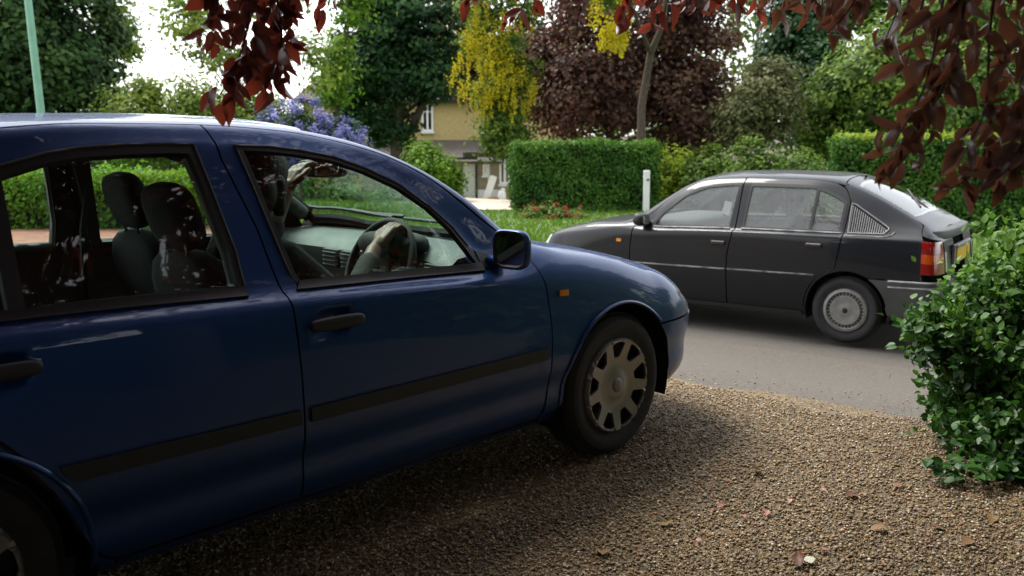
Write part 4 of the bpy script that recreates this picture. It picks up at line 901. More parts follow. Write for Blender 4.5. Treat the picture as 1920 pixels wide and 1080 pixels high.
# loose stones lying on the drive
def pebbles():
    N = 125000
    yy = 1.7+4.3*rng.random(N)**1.25; xx = (rng.random(N)*2-1)*(.62*yy+.25)
    a, b = xx*DA[0]+yy*DA[1], xx*DB[0]+yy*DB[1]
    lim = 4.6+.12*np.sin(a*3.1)+.08*np.sin(a*7.7+1)
    k = (b < lim)&(a > -6.5)&(a < 7.4); 
    extra = (b < lim+1.1)&(rng.random(N) < .10*np.exp(-(b-lim)/.35)); k |= extra&(b >= lim)
    xx, yy = xx[k], yy[k]; N = len(xx); zz = zab(xx*DA[0]+yy*DA[1], xx*DB[0]+yy*DB[1])
    t = (1+5**.5)/2
    iv = np.array([(-1, t, 0), (1, t, 0), (-1, -t, 0), (1, -t, 0), (0, -1, t), (0, 1, t), (0, -1, -t), (0, 1, -t), (t, 0, -1), (t, 0, 1), (-t, 0, -1), (-t, 0, 1)])/1.9
    it = np.array([(0, 11, 5), (0, 5, 1), (0, 1, 7), (0, 7, 10), (0, 10, 11), (1, 5, 9), (5, 11, 4), (11, 10, 2), (10, 7, 6), (7, 1, 8), (3, 9, 4), (3, 4, 2), (3, 2, 6), (3, 6, 8), (3, 8, 9), (4, 9, 5), (2, 4, 11), (6, 2, 10), (8, 6, 7), (9, 8, 1)])
    r = .0030+.0040*rng.random(N)**1.6; sc = np.stack([r*rng.uniform(.8, 1.5, N), r*rng.uniform(.7, 1.1, N), r*rng.uniform(.5, .8, N)], 1)
    ang = rng.random(N)*6.283; c, s = np.cos(ang), np.sin(ang)
    v = iv[None]*(1+rng.normal(0, .10, (N, 12, 1)))*sc[:, None, :]
    tilt = rng.normal(0, .5, N)[:, None]; ct, st = np.cos(tilt), np.sin(tilt)
    y2 = v[..., 1]*ct-v[..., 2]*st; z2 = v[..., 1]*st+v[..., 2]*ct
    X = v[..., 0]*c[:, None]-y2*s[:, None]+xx[:, None]; Y = v[..., 0]*s[:, None]+y2*c[:, None]+yy[:, None]; Z = z2+(zz+r*.35+rng.random(N)*.005)[:, None]
    V = np.stack([X, Y, Z], -1).reshape(-1, 3); F = (it[None]+12*np.arange(N)[:, None, None]).reshape(-1, 3)
    tint = np.repeat(rng.random(N), 12)
    m, tt, bb = nodes('pebble'); L = tt.links.new
    at_ = tt.nodes.new('ShaderNodeAttribute'); at_.attribute_name = 'tint'
    rr = tt.nodes.new('ShaderNodeValToRGB'); e = rr.color_ramp.elements
    cols = GCOL+[(.60, .55, .42), (.36, .15, .07), (.30, .28, .24)]
    while len(e) < len(cols): e.new(.5)
    for i, cc in enumerate(cols): e[i].position = i/(len(cols)-1); e[i].color = (*cc, 1)
    L(at_.outputs['Fac'], rr.inputs[0]); L(rr.outputs[0], bb.inputs['Base Color']); bb.inputs['Roughness'].default_value = .6
    o = link('gravel_stones', npmesh('gravel_stones', V, F, True, tint), m); tag(o, kind='stuff')
pebbles()
# ------------------------------------------------------------------ vegetation helpers
def unit(v): return v/np.maximum(np.linalg.norm(v, axis=-1, keepdims=True), 1e-9)
def quads(C, N, size, asp, tint, name, m, parent=None, fold=.0):
    """one rhombic leaf (two folded triangles) per point; N = facing"""
    n = len(C); N = unit(N); h = unit(np.cross(N, rng.normal(size=(n, 3)))); k = np.cross(N, h)
    a = (size*.5)[:, None]*h; b = (size*.5/asp)[:, None]*k; up_ = (size*fold)[:, None]*N
    V = np.stack([C-a, C+b+up_, C+a, C-b+up_], 1).reshape(-1, 3)
    i = 4*np.arange(n)[:, None]
    F = np.concatenate([i+np.array([[0, 1, 2]]), i+np.array([[0, 2, 3]])], 0) if fold else i+np.array([[0, 1, 2, 3]])
    return link(name, npmesh(name, V, F, False, np.repeat(tint, 4)), m, parent)
ST = np.array([0, .14, .36, .6, .82, 1.0]); SW = np.array([0, .20, .30, .27, .14, 0])
def blades(P, D, N, size, tint, name, m, parent=None, wid=1.0, curl=.25, fold=.35):
    """real leaf shapes: midrib, curled tip, folded halves. P base, D direction of the midrib, N facing"""
    n = len(P); D = unit(D); S_ = unit(np.cross(N, D)); U = np.cross(D, S_)
    cu = curl*rng.uniform(.3, 1.8, n)*np.where(rng.random(n) < .15, -1, 1); fo = fold*rng.uniform(.2, 1.6, n); wv = rng.uniform(.8, 1.2, n)*wid
    vs = []
    for t, w in zip(ST, SW):
        mid = P+size[:, None]*(t*D-(cu*t*t)[:, None]*U)
        vs.append(mid)
    for sgn in (1, -1):
        for t, w in zip(ST[1:-1], SW[1:-1]):
            mid = P+size[:, None]*(t*D-(cu*t*t)[:, None]*U)
            ww = (w*wv*size)[:, None]
            vs.append(mid+sgn*ww*S_+(w*fo*size*(1+.25*np.sin(t*17+sgn)))[:, None]*U)
    V = np.stack(vs, 1)                         # n,14,3
    T = []
    for o, fl in ((6, 0), (10, 1)):
        q = [(0, o, 1), (1, o, o+1), (1, o+1, 2), (2, o+1, o+2), (2, o+2, 3), (3, o+2, o+3), (3, o+3, 4), (4, o+3, 5)]
        T += [t[::-1] if fl else t for t in q]
    F = (np.array(T)[None]+14*np.arange(n)[:, None, None]).reshape(-1, 3)
    return link(name, npmesh(name, V.reshape(-1, 3), F, True, np.repeat(tint, 14)), m, parent)
def crown_pts(ells, K, per, rc, shell=.55, flat=.7, vary=.35):
    """leaf positions gathered in clumps inside a set of ellipsoids [(cx,cy,cz,rx,ry,rz,weight)]"""
    P, N, T = [], [], []; wt = np.array([e[6] for e in ells], float); wt /= wt.sum(); cl = []
    for e, w in zip(ells, wt):
        k = max(3, int(K*w)); d = unit(rng.normal(size=(k, 3))); r = (shell+(1-shell)*rng.random(k))**1.0*rng.uniform(.82, 1.06, k)
        r = np.where(rng.random(k) < .25, rng.random(k)*.7, r)
        c = np.array(e[:3])+d*r[:, None]*np.array(e[3:6]); 
        for q, dd in zip(c, d):
            m = int(per*rng.uniform(.5, 1.5)); rr = rc*rng.uniform(.6, 1.4)
            o = rng.normal(size=(m, 3))*np.array([1, 1, flat])*rr*.55
            P.append(q+o); N.append(unit(.8*dd+.5*unit(o)+np.array([0, 0, .55])+rng.normal(0, .45, (m, 3))))
            T.append(np.clip(rng.normal(.5, vary*.5)+rng.normal(0, .17, m)+.25*o[:, 2]/rr, 0, 1)); cl.append(q)
    return np.concatenate(P), np.concatenate(N), np.concatenate(T), np.array(cl)
def ell(u0, v0, u1, v1, y, w=1., dy=None):
    """ellipsoid standing at ground distance y that fills the pixel rectangle seen from the camera"""
    c = at((u0+u1)/2, (v0+v1)/2, y); a = at(u0, (v0+v1)/2, y); t = at((u0+u1)/2, v0, y)
    rx = abs(c.x-a.x); rz = abs(t.z-c.z); return (c.x, c.y, c.z, rx, dy or rx, rz, w)
def limbs(base, top, cl, n, r0, name, m, parent, splits=1, r1=.03):
    g = Geo(); base = Vector(base); top = Vector(top)
    pts = []; rad = []
    for i in range(9):
        t = i/8; p = base.lerp(top, t); j = .03*(top-base).length*math.sin(t*3)*(1 if i%2 else -.6); pts.append(p+Vector((j*.3, j*.2, 0))); rad.append(r0*(1.25-.25*min(1, t*6))*(1-.75*t) if i else r0*1.35)
    g.tube(pts, rad, 10)
    o = g.obj('trunk', m, parent, smooth=True, angle=60)
    sel = cl[rng.choice(len(cl), min(n, len(cl)), replace=False)]
    g = Geo(); ax = (top-base)
    for c in sel:
        c = Vector(c); t = max(.25, min(.95, (c.z-base.z)/max(.1, ax.z)*.75)); s = base.lerp(top, t); mid = s.lerp(c, .5)+Vector((0, 0, .12*(c-s).length)); r = r0*.45*(1-.6*t)
        g.tube([s, s.lerp(mid, .5), mid, mid.lerp(c, .6), c], [r, r*.8, r*.6, r*.4, r*.15], 5)
    if len(sel): g.obj('limbs', m, parent, smooth=True, angle=60)
    return o
mat('bark', (.075, .055, .038), .9, noise=.4, nscale=12, bump=.8, bscale=25)
mat('bark_grey', (.115, .095, .072), .9, noise=.35, nscale=14, bump=.8, bscale=25)
mat('twig', (.035, .022, .016), .8)
mat('hedge_core', (.012, .016, .007), .95)
LM = {
 'conifer': leafmat('leaf_conifer', [(.012, .034, .008), (.028, .072, .014), (.060, .12, .022)], .15, .65, .2),
 'lightgreen': leafmat('leaf_light', [(.08, .14, .015), (.17, .25, .03), (.28, .35, .06)], .45, .6, .2),
 'midgreen': leafmat('leaf_mid', [(.032, .074, .010), (.080, .15, .018), (.16, .235, .03)], .35, .6, .2),
 'darkgreen': leafmat('leaf_dark', [(.007, .028, .009), (.018, .062, .016), (.040, .10, .024)], .2, .6, .2),
 'yellowgreen': leafmat('leaf_yellowgreen', [(.11, .17, .010), (.21, .30, .016), (.33, .40, .035)], .45, .6, .2),
 'brightgreen': leafmat('leaf_bright', [(.05, .13, .010), (.12, .24, .016), (.22, .36, .03)], .4, .6, .2),
 'hedge': leafmat('leaf_hedge', [(.020, .070, .008), (.052, .135, .014), (.10, .20, .024)], .25, .6, .2),
 'plum': leafmat('leaf_plum', [(.042, .021, .016), (.10, .048, .036), (.18, .11, .065)], .4, .6, .2, tcol=(.16, .04, .025)),
 'olive': leafmat('leaf_olive', [(.06, .075, .025), (.12, .135, .045), (.20, .19, .085)], .35, .6, .2),
 'flower_yellow': leafmat('petal_yellow', [(.30, .27, .008), (.52, .44, .010), (.66, .58, .03)], .4, .6, .2),
 'flower_blue': leafmat('petal_blue', [(.105, .11, .30), (.19, .20, .46), (.33, .33, .62)], .3, .6, .2),
 'flower_red': leafmat('petal_red', [(.22, .02, .018), (.36, .04, .035), (.42, .10, .08)], .3, .6, .2),
 'privet': leafmat('leaf_privet', [(.012, .050, .008), (.030, .10, .012), (.075, .18, .022)], .3, .42, .35),
 'privet_lit': leafmat('leaf_privet_lit', [(.045, .13, .014), (.09, .21, .022), (.16, .28, .036)], .4, .42, .35),
 'copper': leafmat('leaf_copper', [(.024, .012, .011), (.050, .021, .016), (.085, .038, .028)], .35, .36, .5, tcol=(.38, .055, .022)),
 'copper_dark': leafmat('leaf_copper_dark', [(.036, .025, .020), (.072, .048, .038), (.125, .088, .07)], .34, .36, .6, tcol=(.40, .12, .05)),
 'grass': leafmat('grass_blade', [(.06, .13, .012), (.12, .22, .018), (.20, .31, .035)], .4, .6, .2),
}
DENS = 1.5
def tree(name, label, cat, ells, base, leaf, K, per, rc, size, r0=.12, top=None, nl=14, bark='bark', group=None, flat=.7, asp=1.7, shell=.55, vary=.35, limb=True, extra=None):
    bx, by = base; bz = zg(bx, by)
    root = empty(name, label, cat, loc=(bx, by, bz), group=group)
    P, N, T, cl = crown_pts(ells, int(K*DENS), per, rc, shell, flat, vary); size = size*1.2
    k = P[:, 2] > bz+.02
    P, N, T = P[k], N[k], T[k]; o3 = np.array([bx, by, bz])
    quads(P-o3, N, size*rng.uniform(.6, 1.3, len(P)), asp, T, 'crown', LM[leaf], root)
    if limb:
        tp = Vector(top) if top is not None else Vector(max(ells, key=lambda e: e[2])[:3])
        limbs((0, 0, -.1), tp-Vector(o3), cl-o3, nl, r0, 'trunk', MATS[bark], root)
    return root, P, cl
def hedge(name, label, p0, p1, width, height, leaf, dens, size, group=None, lift=0., rough=.05, top_leaf=None, z0=None, cat='hedge'):
    p0, p1 = np.array(p0, float), np.array(p1, float); L_ = np.linalg.norm(p1-p0); d = (p1-p0)/L_; nrm = np.array([d[1], -d[0]])
    c = (p0+p1)/2; bz = min(zg(*p0), zg(*p1)) if z0 is None else z0
    root = empty(name, label, cat, loc=(c[0], c[1], bz), group=group)
    faces = [('f', L_*height), ('b', L_*height), ('t', L_*width), ('e', width*height), ('e2', width*height)]
    P, N, T = [], [], []
    for f, area in faces:
        n = int(area*dens); a = (rng.random(n)-.5)*L_; b = (rng.random(n)-.5)*width; h = rng.random(n)*height
        if f == 'f': b[:] = -width/2; nn = np.array([0, -1, .25])
        elif f == 'b': b[:] = width/2; nn = np.array([0, 1, .25])
        elif f == 't': h[:] = height; nn = np.array([0, 0, 1])
        elif f == 'e': a[:] = -L_/2; nn = np.array([-1, 0, .25])
        else: a[:] = L_/2; nn = np.array([1, 0, .25])
        bumpn = rough*(np.sin(a*5.3+h*4)+np.sin(a*11+b*7+h*9)+np.sin(h*13+a*3))*.5
        off = bumpn+rng.normal(0, rough*.8, n)-.02
        q = np.stack([a, b, h], 1)+nn*off[:, None]
        # soften the corners
        q[:, 2] -= .06*np.clip((np.abs(q[:, 1])/(width/2)-.8)/.2, 0, 1)**2*(f == 't')
        P.append(q); N.append(unit(np.array(nn)+rng.normal(0, .55, (n, 3)))); T.append(np.clip(.30+.22*(h/height)+.16*np.sin(a*2.3+h*3.1)+.12*np.sin(a*5.1-h*4.3+1)+rng.normal(0, .2, n)+(.3 if f == 't' else 0), 0, 1))  # tint rises with height and on top: overhead light in the colour
    P, N, T = np.concatenate(P), np.concatenate(N), np.concatenate(T)
    def w(v):
        return np.stack([v[:, 0]*d[0]-v[:, 1]*nrm[0]*-1*-1, v[:, 0]*d[1]-v[:, 1]*nrm[1]*-1*-1, v[:, 2]], 1)
    # front (b<0) looks along +nrm, towards the viewer
    quads(w(P), w(N), size*rng.uniform(.6, 1.35, len(P)), 1.6, T, 'foliage', LM[leaf], root)
    if top_leaf:
        n = int(L_*width*dens*.8); a = (rng.random(n)-.5)*L_; b = (rng.random(n)-.5)*width
        q = np.stack([a, b, height+np.abs(rng.normal(0, .05, n))], 1); quads(w(q), w(unit(np.array([0, -.3, 1])+rng.normal(0, .6, (n, 3)))), size*rng.uniform(.7, 1.3, n), 1.8, rng.random(n), 'lit_top_leaves', LM[top_leaf], root)  # paler top layer: light from above put into the leaf colour
    g = Geo(); ins = .10
    pr = [tuple(w(np.array([[x, y, 0]]))[0, :2]) for x, y in ((-L_/2+ins, -width/2+ins), (L_/2-ins, -width/2+ins), (L_/2-ins, width/2-ins), (-L_/2+ins, width/2-ins))]
    g.prism(pr, -.05, height-ins); g.obj('light_block_core', MATS['hedge_core'], root, bevel=.05)  # solid dark box added inside the leaves to block light
    return root
# ------------------------------------------------------------------ the house across the road
mat('render_upper', (.50, .38, .17), .9, noise=.12, nscale=6, bump=.7, bscale=90)
mat('render_lower', (.30, .25, .18), .9, noise=.15, nscale=6, bump=.7, bscale=90)
mat('white_paint', (.74, .74, .72), .5, noise=.06, nscale=10)
mat('door_paint', (.50, .51, .47), .55, noise=.08, nscale=8)
mat('dark_paint', (.015, .015, .015), .5)
mat('window_dark', (.03, .035, .04), .08, spec=.8)
mat('terracotta', (.45, .17, .06), .8, noise=.2, nscale=12)
def tilemat(name, c1, c2):
    m, t, b = nodes(name); L = t.links.new
    tc = t.nodes.new('ShaderNodeTexCoord'); br = t.nodes.new('ShaderNodeTexBrick'); mp = t.nodes.new('ShaderNodeMapping')
    br.inputs['Color1'].default_value = (*c1, 1); br.inputs['Color2'].default_value = (*c2, 1); br.inputs['Mortar'].default_value = (.03, .025, .02, 1)
    br.inputs['Scale'].default_value = 3.2; br.inputs['Mortar Size'].default_value = .02; br.inputs['Brick Width'].default_value = .6; br.inputs['Row Height'].default_value = .55
    L(tc.outputs['UV'], br.inputs['Vector']); L(br.outputs[0], b.inputs['Base Color']); b.inputs['Roughness'].default_value = .85
    return m
tilemat('roof_tile', (.095, .08, .068), (.125, .10, .085))
def uvplane(me, s=1.0):
    uv = me.uv_layers.new(name='UVMap')
    for p in me.polygons:
        n = p.normal; e1 = Vector((0, 0, 1)).cross(n); e1 = e1.normalized() if e1.length > .01 else Vector((1, 0, 0)); e2 = n.cross(e1)
        for li in p.loop_indices:
            v = me.vertices[me.loops[li].vertex_index].co; uv.data[li].uv = (v.dot(e1)*s, v.dot(e2)*s)
def house():
    Y = 45.0; gz = -2.17
    def X(u): return at(u, 300, Y).x
    def Z(v): return at(900, v, Y).z
    x0, x1 = X(553), X(1075); xc = (x0+x1)/2
    root = empty('house', 'rendered two storey house with a lean-to porch, half hidden by trees across the road', 'house', loc=(xc, Y, gz))
    def loc(x, y, z): return (x-xc, y-Y, z-gz)
    def bx(name, xa, xb, ya, yb, za, zb, m, parent=root, bevel=0):
        g = Geo().box(loc((xa+xb)/2, (ya+yb)/2, (za+zb)/2), (abs(xb-xa), abs(yb-ya), abs(zb-za))); return g.obj(name, m, parent, bevel=bevel)
    ev = Z(184)
    bx('wall', x0+.5, x1, Y, Y+7.5, gz-.3, ev, MATS['render_upper'])
    # main roof with hipped left end
    g = Geo(); rz = ev+3.4; e = .45
    v = [(x0+.5-e, Y-e, ev-.1), (x1+e, Y-e, ev-.1), (x1+e, Y+7.5+e, ev-.1), (x0+.5-e, Y+7.5+e, ev-.1), (x0+3.2, Y+3.75, rz), (x1-.5, Y+3.75, rz)]
    g.add([loc(*p) for p in v], [(0, 1, 5, 4), (1, 2, 5), (2, 3, 4, 5), (3, 0, 4), (3, 2, 1, 0)]); me = g.mesh('roof'); uvplane(me); rf = link('roof', me, MATS['roof_tile'], root)
    bx('fascia_board', x0+.5-e, x1+e, Y-e-.03, Y-e, ev-.25, ev-.06, MATS['dark_paint'])
    bx('chimney', X(800), X(830), Y+3.4, Y+4.2, rz-.5, rz+1.3, MATS['terracotta'], rf)
    def window(u0, v0, u1, v1, y, panes=2):
        xa, xb, za, zb = X(u0), X(u1), Z(v1), Z(v0)
        w = bpy.data.objects.new('window', None); COL.objects.link(w); w.parent = root; w.location = loc((xa+xb)/2, y, za); W_, H_ = xb-xa, zb-za; w.empty_display_size = .2
        Geo().box((0, .03, H_/2), (W_, .02, H_)).obj('pane', MATS['window_dark'], w)
        f = Geo()
        f.box((0, -.03, .06), (W_, .09, .12)).box((0, -.03, H_-.05), (W_, .09, .10))
        for i in range(panes+1): f.box((-W_/2+.05+i*(W_-.1)/panes, -.032, H_/2), (.10, .09, H_-.22))
        f.box((0, -.028, H_*.68), (W_-.1, .05, .06)); f.obj('frame', MATS['white_paint'], w)
        Geo().box((0, -.08, -.04), (W_+.12, .2, .07)).obj('sill', MATS['white_paint'], w)
        return w
    window(792, 192, 814, 247, Y-.02); window(640, 205, 682, 248, Y-.02, 3); window(905, 190, 950, 247, Y-.02, 3)
    # single storey front: garage/porch with lean-to roof
    yf = Y-1.9
    zt = Z(262); zb_ = Z(300)
    bx('porch_wall', X(690), X(937), yf, Y, gz-.3, zb_+.1, MATS['render_lower'])
    g = Geo(); g.add([loc(*p) for p in ((X(684), yf-.35, zb_), (X(944), yf-.35, zb_), (X(936), Y+.02, zt), (X(690), Y+.02, zt), (X(684), yf-.35, zb_-.12), (X(944), yf-.35, zb_-.12), (X(936), Y+.02, zb_-.12), (X(690), Y+.02, zb_-.12))], [(0, 1, 2, 3), (4, 7, 6, 5), (0, 4, 5, 1), (1, 5, 6, 2), (3, 7, 4, 0)])
    me = g.mesh('porch_roof'); uvplane(me); link('porch_roof', me, MATS['roof_tile'], root)
    bx('canopy', X(874), X(958), yf-1.1, yf-.36, Z(292), Z(283), MATS['roof_tile'])
    yd = yf-.03
    bx('garage_door', X(872.5), X(893.5), yd-.04, yd, gz, Z(302), MATS['door_paint'])
    bx('door_head', X(868), X(894), yd-.10, yd, Z(301), Z(295), MATS['white_paint'])
    bx('drain_pipe', X(894.5), X(897.5), yd-.12, yd-.02, gz, Z(294), MATS['dark_paint'])
    bx('gutter', X(850), X(898), yf-.45, yf-.36, Z(296.5), Z(292.5), MATS['dark_paint'])
    window(907.5, 299, 916, 326, yd, 1)
    bx('plinth', X(898), X(938), yd-.06, yd, gz, Z(351), MATS['white_paint'])
    bx('corner_post', X(916.5), X(920), yd-.07, yd, Z(349), Z(290), MATS['white_paint'])
    window(937, 286, 957, 342, yf-.02, 2)
    return root
house()
def misc():
    # board, slab and sack leaning by the porch
    Y = 42.4; z = -2.0
    a, b = at(910, 377, Y), at(926, 330, Y); z = zg(a.x, Y)
    o = tag(Geo().box((0, 0, 0), (.32, .05, (b-a).length), Matrix.Rotation(math.atan2(b.x-a.x, b.z-a.z), 3, 'Y')).obj('white_board', MATS['white_paint'], bevel=.01), 'long white board leaning against the porch wall', 'board'); o.location = ((a.x+b.x)/2, Y, (a.z+b.z)/2)
    a = at(925, 377, Y-.2)
    g = Geo().lathe([(0, 0), (.17, 0), (.22, .32), (.25, .33), (.25, .40), (.21, .40), (.19, .30), (0, .30)], 20, 'Z'); o = tag(g.obj('plant_pot', MATS['terracotta'], smooth=True), 'orange terracotta pot on the ground beside the white board', 'plant pot'); o.location = (a.x, Y-.2, zg(a.x, Y-.2)+.02)
    a = at(941, 377, Y-.1)
    g = Geo().sup((0, 0, .38), (.2, .18, .4), .7).sup((.05, 0, .78), (.1, .1, .1), .8); o = tag(g.obj('rubbish_sack', MATS['white_paint'], smooth=True, angle=80), 'pale sack standing under the white framed porch window', 'sack'); o.location = (a.x, Y-.1, zg(a.x, Y-.1))
    # pale drive up to the house
    g = Geo(); pts = []
    for y in np.linspace(20.5, 41.5, 24):
        t = (y-20.5)/21; c = at(912, 300, y).x; wd = 1.0+1.6*t
        pts.append(((c-wd*.55, y), (c+wd*.75, y)))
    vs = [(x, y, zg(x, y)+.045) for p in pts for x, y in p]; g.add(vs, [(2*i, 2*i+1, 2*i+3, 2*i+2) for i in range(len(pts)-1)]); tag(g.obj('garden_path', MATS['pale_path']), kind='structure')
    # white gate post
    p = at(1211, 398, 19.9); h = .95
    g = Geo().box((0, 0, h/2-.05), (.135, .11, h+.1)); g2 = Geo().box((0, 0, 0), (.02, .02, .02))
    r = empty('gate_post', 'white painted wooden post at the right end of the clipped hedge', 'post', loc=(p.x, 19.9, zg(p.x, 19.9)))
    g.obj('post', MATS['white_paint'], r, bevel=.012); Geo().box((.02, -.06, h-.20), (.045, .02, .04)).obj('bracket', MATS['dark_paint'], r)
    # street lamp column (its lantern is above the photo)
    mat('lamp_green', (.17, .42, .29), .5, noise=.1, nscale=6)
    b = at(86, 250, 14.0); z = zg(b.x, 14.0)
    r = empty('street_lamp', 'pale green street lamp column rising out of the photo at the left', 'street lamp', loc=(b.x, 14.0, z)); r.rotation_euler = (0, R(-1.6), 0)
    Geo().tube([(0, 0, -.2), (0, 0, 1.2), (0, 0, 1.22), (0, 0, 6.2)], [.085, .085, .058, .045], 16).obj('column', MATS['lamp_green'], r, smooth=True, angle=50)
    Geo().tube([(0, 0, 6.2), (.1, 0, 6.5), (.5, 0, 6.62), (1.0, 0, 6.65)], [.04, .035, .03, .03], 10).obj('arm', MATS['lamp_green'], r, smooth=True)
    Geo().sup((1.25, 0, 6.65), (.32, .12, .07), .7).obj('lantern', MATS['lamp_clear'], r, smooth=True)
    # red block paving of the next drive, seen through the car
    m, t, bn = nodes('red_paving'); L = t.links.new
    tc = t.nodes.new('ShaderNodeTexCoord'); br = t.nodes.new('ShaderNodeTexBrick'); br.inputs['Color1'].default_value = (.30, .085, .06, 1); br.inputs['Color2'].default_value = (.38, .14, .09, 1); br.inputs['Mortar'].default_value = (.16, .10, .07, 1)
    br.inputs['Scale'].default_value = 1; br.inputs['Brick Width'].default_value = .2; br.inputs['Row Height'].default_value = .1; br.inputs['Mortar Size'].default_value = .008
    L(tc.outputs['Object'], br.inputs['Vector']); no = t.nodes.new('ShaderNodeTexNoise'); no.inputs['Scale'].default_value = 6
    L(tc.outputs['Object'], no.inputs['Vector']); mx = t.nodes.new('ShaderNodeMix'); mx.data_type = 'RGBA'; mx.blend_type = 'OVERLAY'; mx.inputs[0].default_value = .5; L(br.outputs[0], mx.inputs[6]); L(no.outputs[0], mx.inputs[7]); L(mx.outputs[2], bn.inputs['Base Color']); bn.inputs['Roughness'].default_value = .9
    sheet('paving', 9.4, 17, 0, 8.7, .25, .25, m, .012)
misc()
# ------------------------------------------------------------------ planting
def planting():
    HG = 'clipped hedges'
    p0, p1 = at(-420, 400, 13.6), at(385, 400, 13.4)
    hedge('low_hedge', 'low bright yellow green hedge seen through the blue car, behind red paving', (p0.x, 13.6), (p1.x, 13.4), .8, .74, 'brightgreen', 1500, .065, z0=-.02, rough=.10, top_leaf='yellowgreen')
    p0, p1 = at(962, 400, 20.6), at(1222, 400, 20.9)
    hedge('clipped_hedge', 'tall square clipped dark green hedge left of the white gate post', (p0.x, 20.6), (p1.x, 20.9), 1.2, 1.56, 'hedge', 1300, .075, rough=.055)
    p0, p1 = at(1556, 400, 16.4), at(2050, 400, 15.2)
    hedge('trimmed_hedge', 'long trimmed hedge with a paler top painted as lit from above, behind the black car', (p0.x, 16.4), (p1.x, 15.2), 1.1, 1.64, 'hedge', 1300, .07, rough=.05, top_leaf='yellowgreen')
    # shrubs
    def shrub(name, label, rects, y, leaf, K, per, rc, size, **k):
        es = [ell(*q[:4], y, q[4] if len(q) > 4 else 1) for q in rects]; c = es[0]
        return tree(name, label, 'shrub', es, (c[0], c[1]), leaf, K, per, rc, size, r0=.03, nl=8, **k)
    shrub('round_shrub', 'round bright lime green shrub in front of the house', [(748, 268, 862, 410), (770, 262, 820, 340), (800, 290, 862, 400)], 23.5, 'brightgreen', 150, 80, .24, .085, vary=.6)
    shrub('yellow_green_shrub', 'yellow green loose shrub just right of the white gate post', [(1212, 268, 1305, 460), (1222, 300, 1290, 430)], 22.6, 'yellowgreen', 100, 70, .24, .085, vary=.6)
    shrub('dark_shrub', 'dark glossy shrub under the copper leaved tree', [(1275, 270, 1380, 420)], 22, 'midgreen', 90, 80, .25, .08)
    shrub('spreading_shrub', 'spreading mid green shrub above the roof of the black car', [(1360, 258, 1480, 420), (1450, 275, 1570, 430)], 21, 'midgreen', 150, 80, .26, .085, vary=.5)
    shrub('lawn_shrub', 'green mounded shrub on the lawn seen through the windscreen', [(590, 318, 760, 480), (700, 330, 850, 470), (470, 290, 620, 470)], 24, 'hedge', 220, 80, .3, .085, vary=.5)
    # blue flowering ceanothus
    es = [ell(478, 182, 640, 330, 20), ell(580, 215, 690, 330, 20), ell(470, 215, 560, 330, 20)]
    root, P, cl = tree('flowering_shrub', 'shrub covered in lilac blue flowers behind the roof of the blue car', 'shrub', es, (es[0][0], 20), 'darkgreen', 130, 60, .22, .07, r0=.05, nl=8)
    P, N, T, _ = crown_pts(es, 330, 60, .10, .95, .9, .5); b = Vector(root.location); quads(P-np.array(b), N, .05*rng.uniform(.7, 1.3, len(P)), 1.2, T, 'flowers', LM['flower_blue'], root)
    # roses below the clipped hedge
    for i, (u, v, red) in enumerate(((1003, 402, .6), (1040, 400, 1.), (1078, 405, .5))):
        es = [ell(u-32, v-17, u+32, v+40, 18.6)]
        labs = ['leafy rose bush nearest the lawn at the foot of the hedge', 'rose bush with the most red flowers at the foot of the hedge', 'small rose bush beside the bonnet of the black car']
        root, P, cl = tree('rose_bush', labs[i], 'rose bush', es, (es[0][0], 18.6), 'midgreen', 40, 45, .12, .065, r0=.015, nl=6, group='roses below the clipped hedge', vary=.6)
        e = ell(u-27, v-19, u+27, v+14, 18.5)
        for j in range(int(9*red)+3):
            d = unit(rng.normal(size=3)+np.array([0, -.5, .5])); c = np.array(e[:3])+d*np.array(e[3:6]); n = 12
            quads(c+rng.normal(0, .022, (n, 3))-np.array(root.location), rng.normal(size=(n, 3)), np.full(n, .038), 1.1, np.clip(rng.normal(.5, .25, n), 0, 1), 'flower', LM['flower_red'], root)
    G = 'trees across the road'
    # conifer at the far left
    es = [ell(-190, -330, 190, 40, 30, .8), ell(-150, -100, 235, 230, 30, 1.), ell(-170, 20, 240, 330, 30, .9), ell(-90, -560, 110, -150, 30, .4)]
    es = [(e[0], e[1], e[2], e[3], e[3]*.9, e[5], e[6]) for e in es]
    tree('conifer', 'big dense dark evergreen at the far left behind the lamp column', 'tree', es, (at(40, 250, 30).x, 30), 'conifer', 620, 70, .5, .19, r0=.3, nl=10, group=G, flat=.8, vary=.5, shell=.75)
    # light leaved trees against the white sky
    es = [ell(170, -40, 264, 120, 36, 1), ell(120, -160, 250, 20, 36, 1), ell(200, 60, 265, 120, 36, .3)]
    tree('airy_tree', 'yellow green small leaved tree showing past the edge of the evergreen', 'tree', es, (at(190, 250, 36).x, 36), 'lightgreen', 90, 45, .45, .15, r0=.12, nl=20, group=G, flat=.5)
    es = [ell(285, -60, 420, 110, 22, 1.), ell(400, -120, 600, 60, 22, 1.1), ell(330, 70, 520, 150, 22, .5), ell(540, 20, 640, 210, 22, .5)]
    tree('sparse_tree', 'thin branched tree with sparse pale leaves against the white sky', 'tree', es, (at(425, 250, 22).x, 22), 'lightgreen', 120, 30, .35, .105, r0=.05, nl=60, group=G, flat=.4, top=at(440, -60, 22))
    es = [ell(190, 160, 330, 330, 26, 1.), ell(300, 135, 430, 330, 26, 1.), ell(400, 150, 500, 330, 26, .9), ell(250, 150, 300, 200, 26, .2), ell(460, 170, 580, 330, 26, .7)]
    tree('bushy_tree', 'low bushy light green trees behind the blue car roof', 'tree', es, (at(330, 250, 26).x, 26), 'lightgreen', 260, 60, .4, .12, r0=.1, nl=10, group=G, vary=.6)
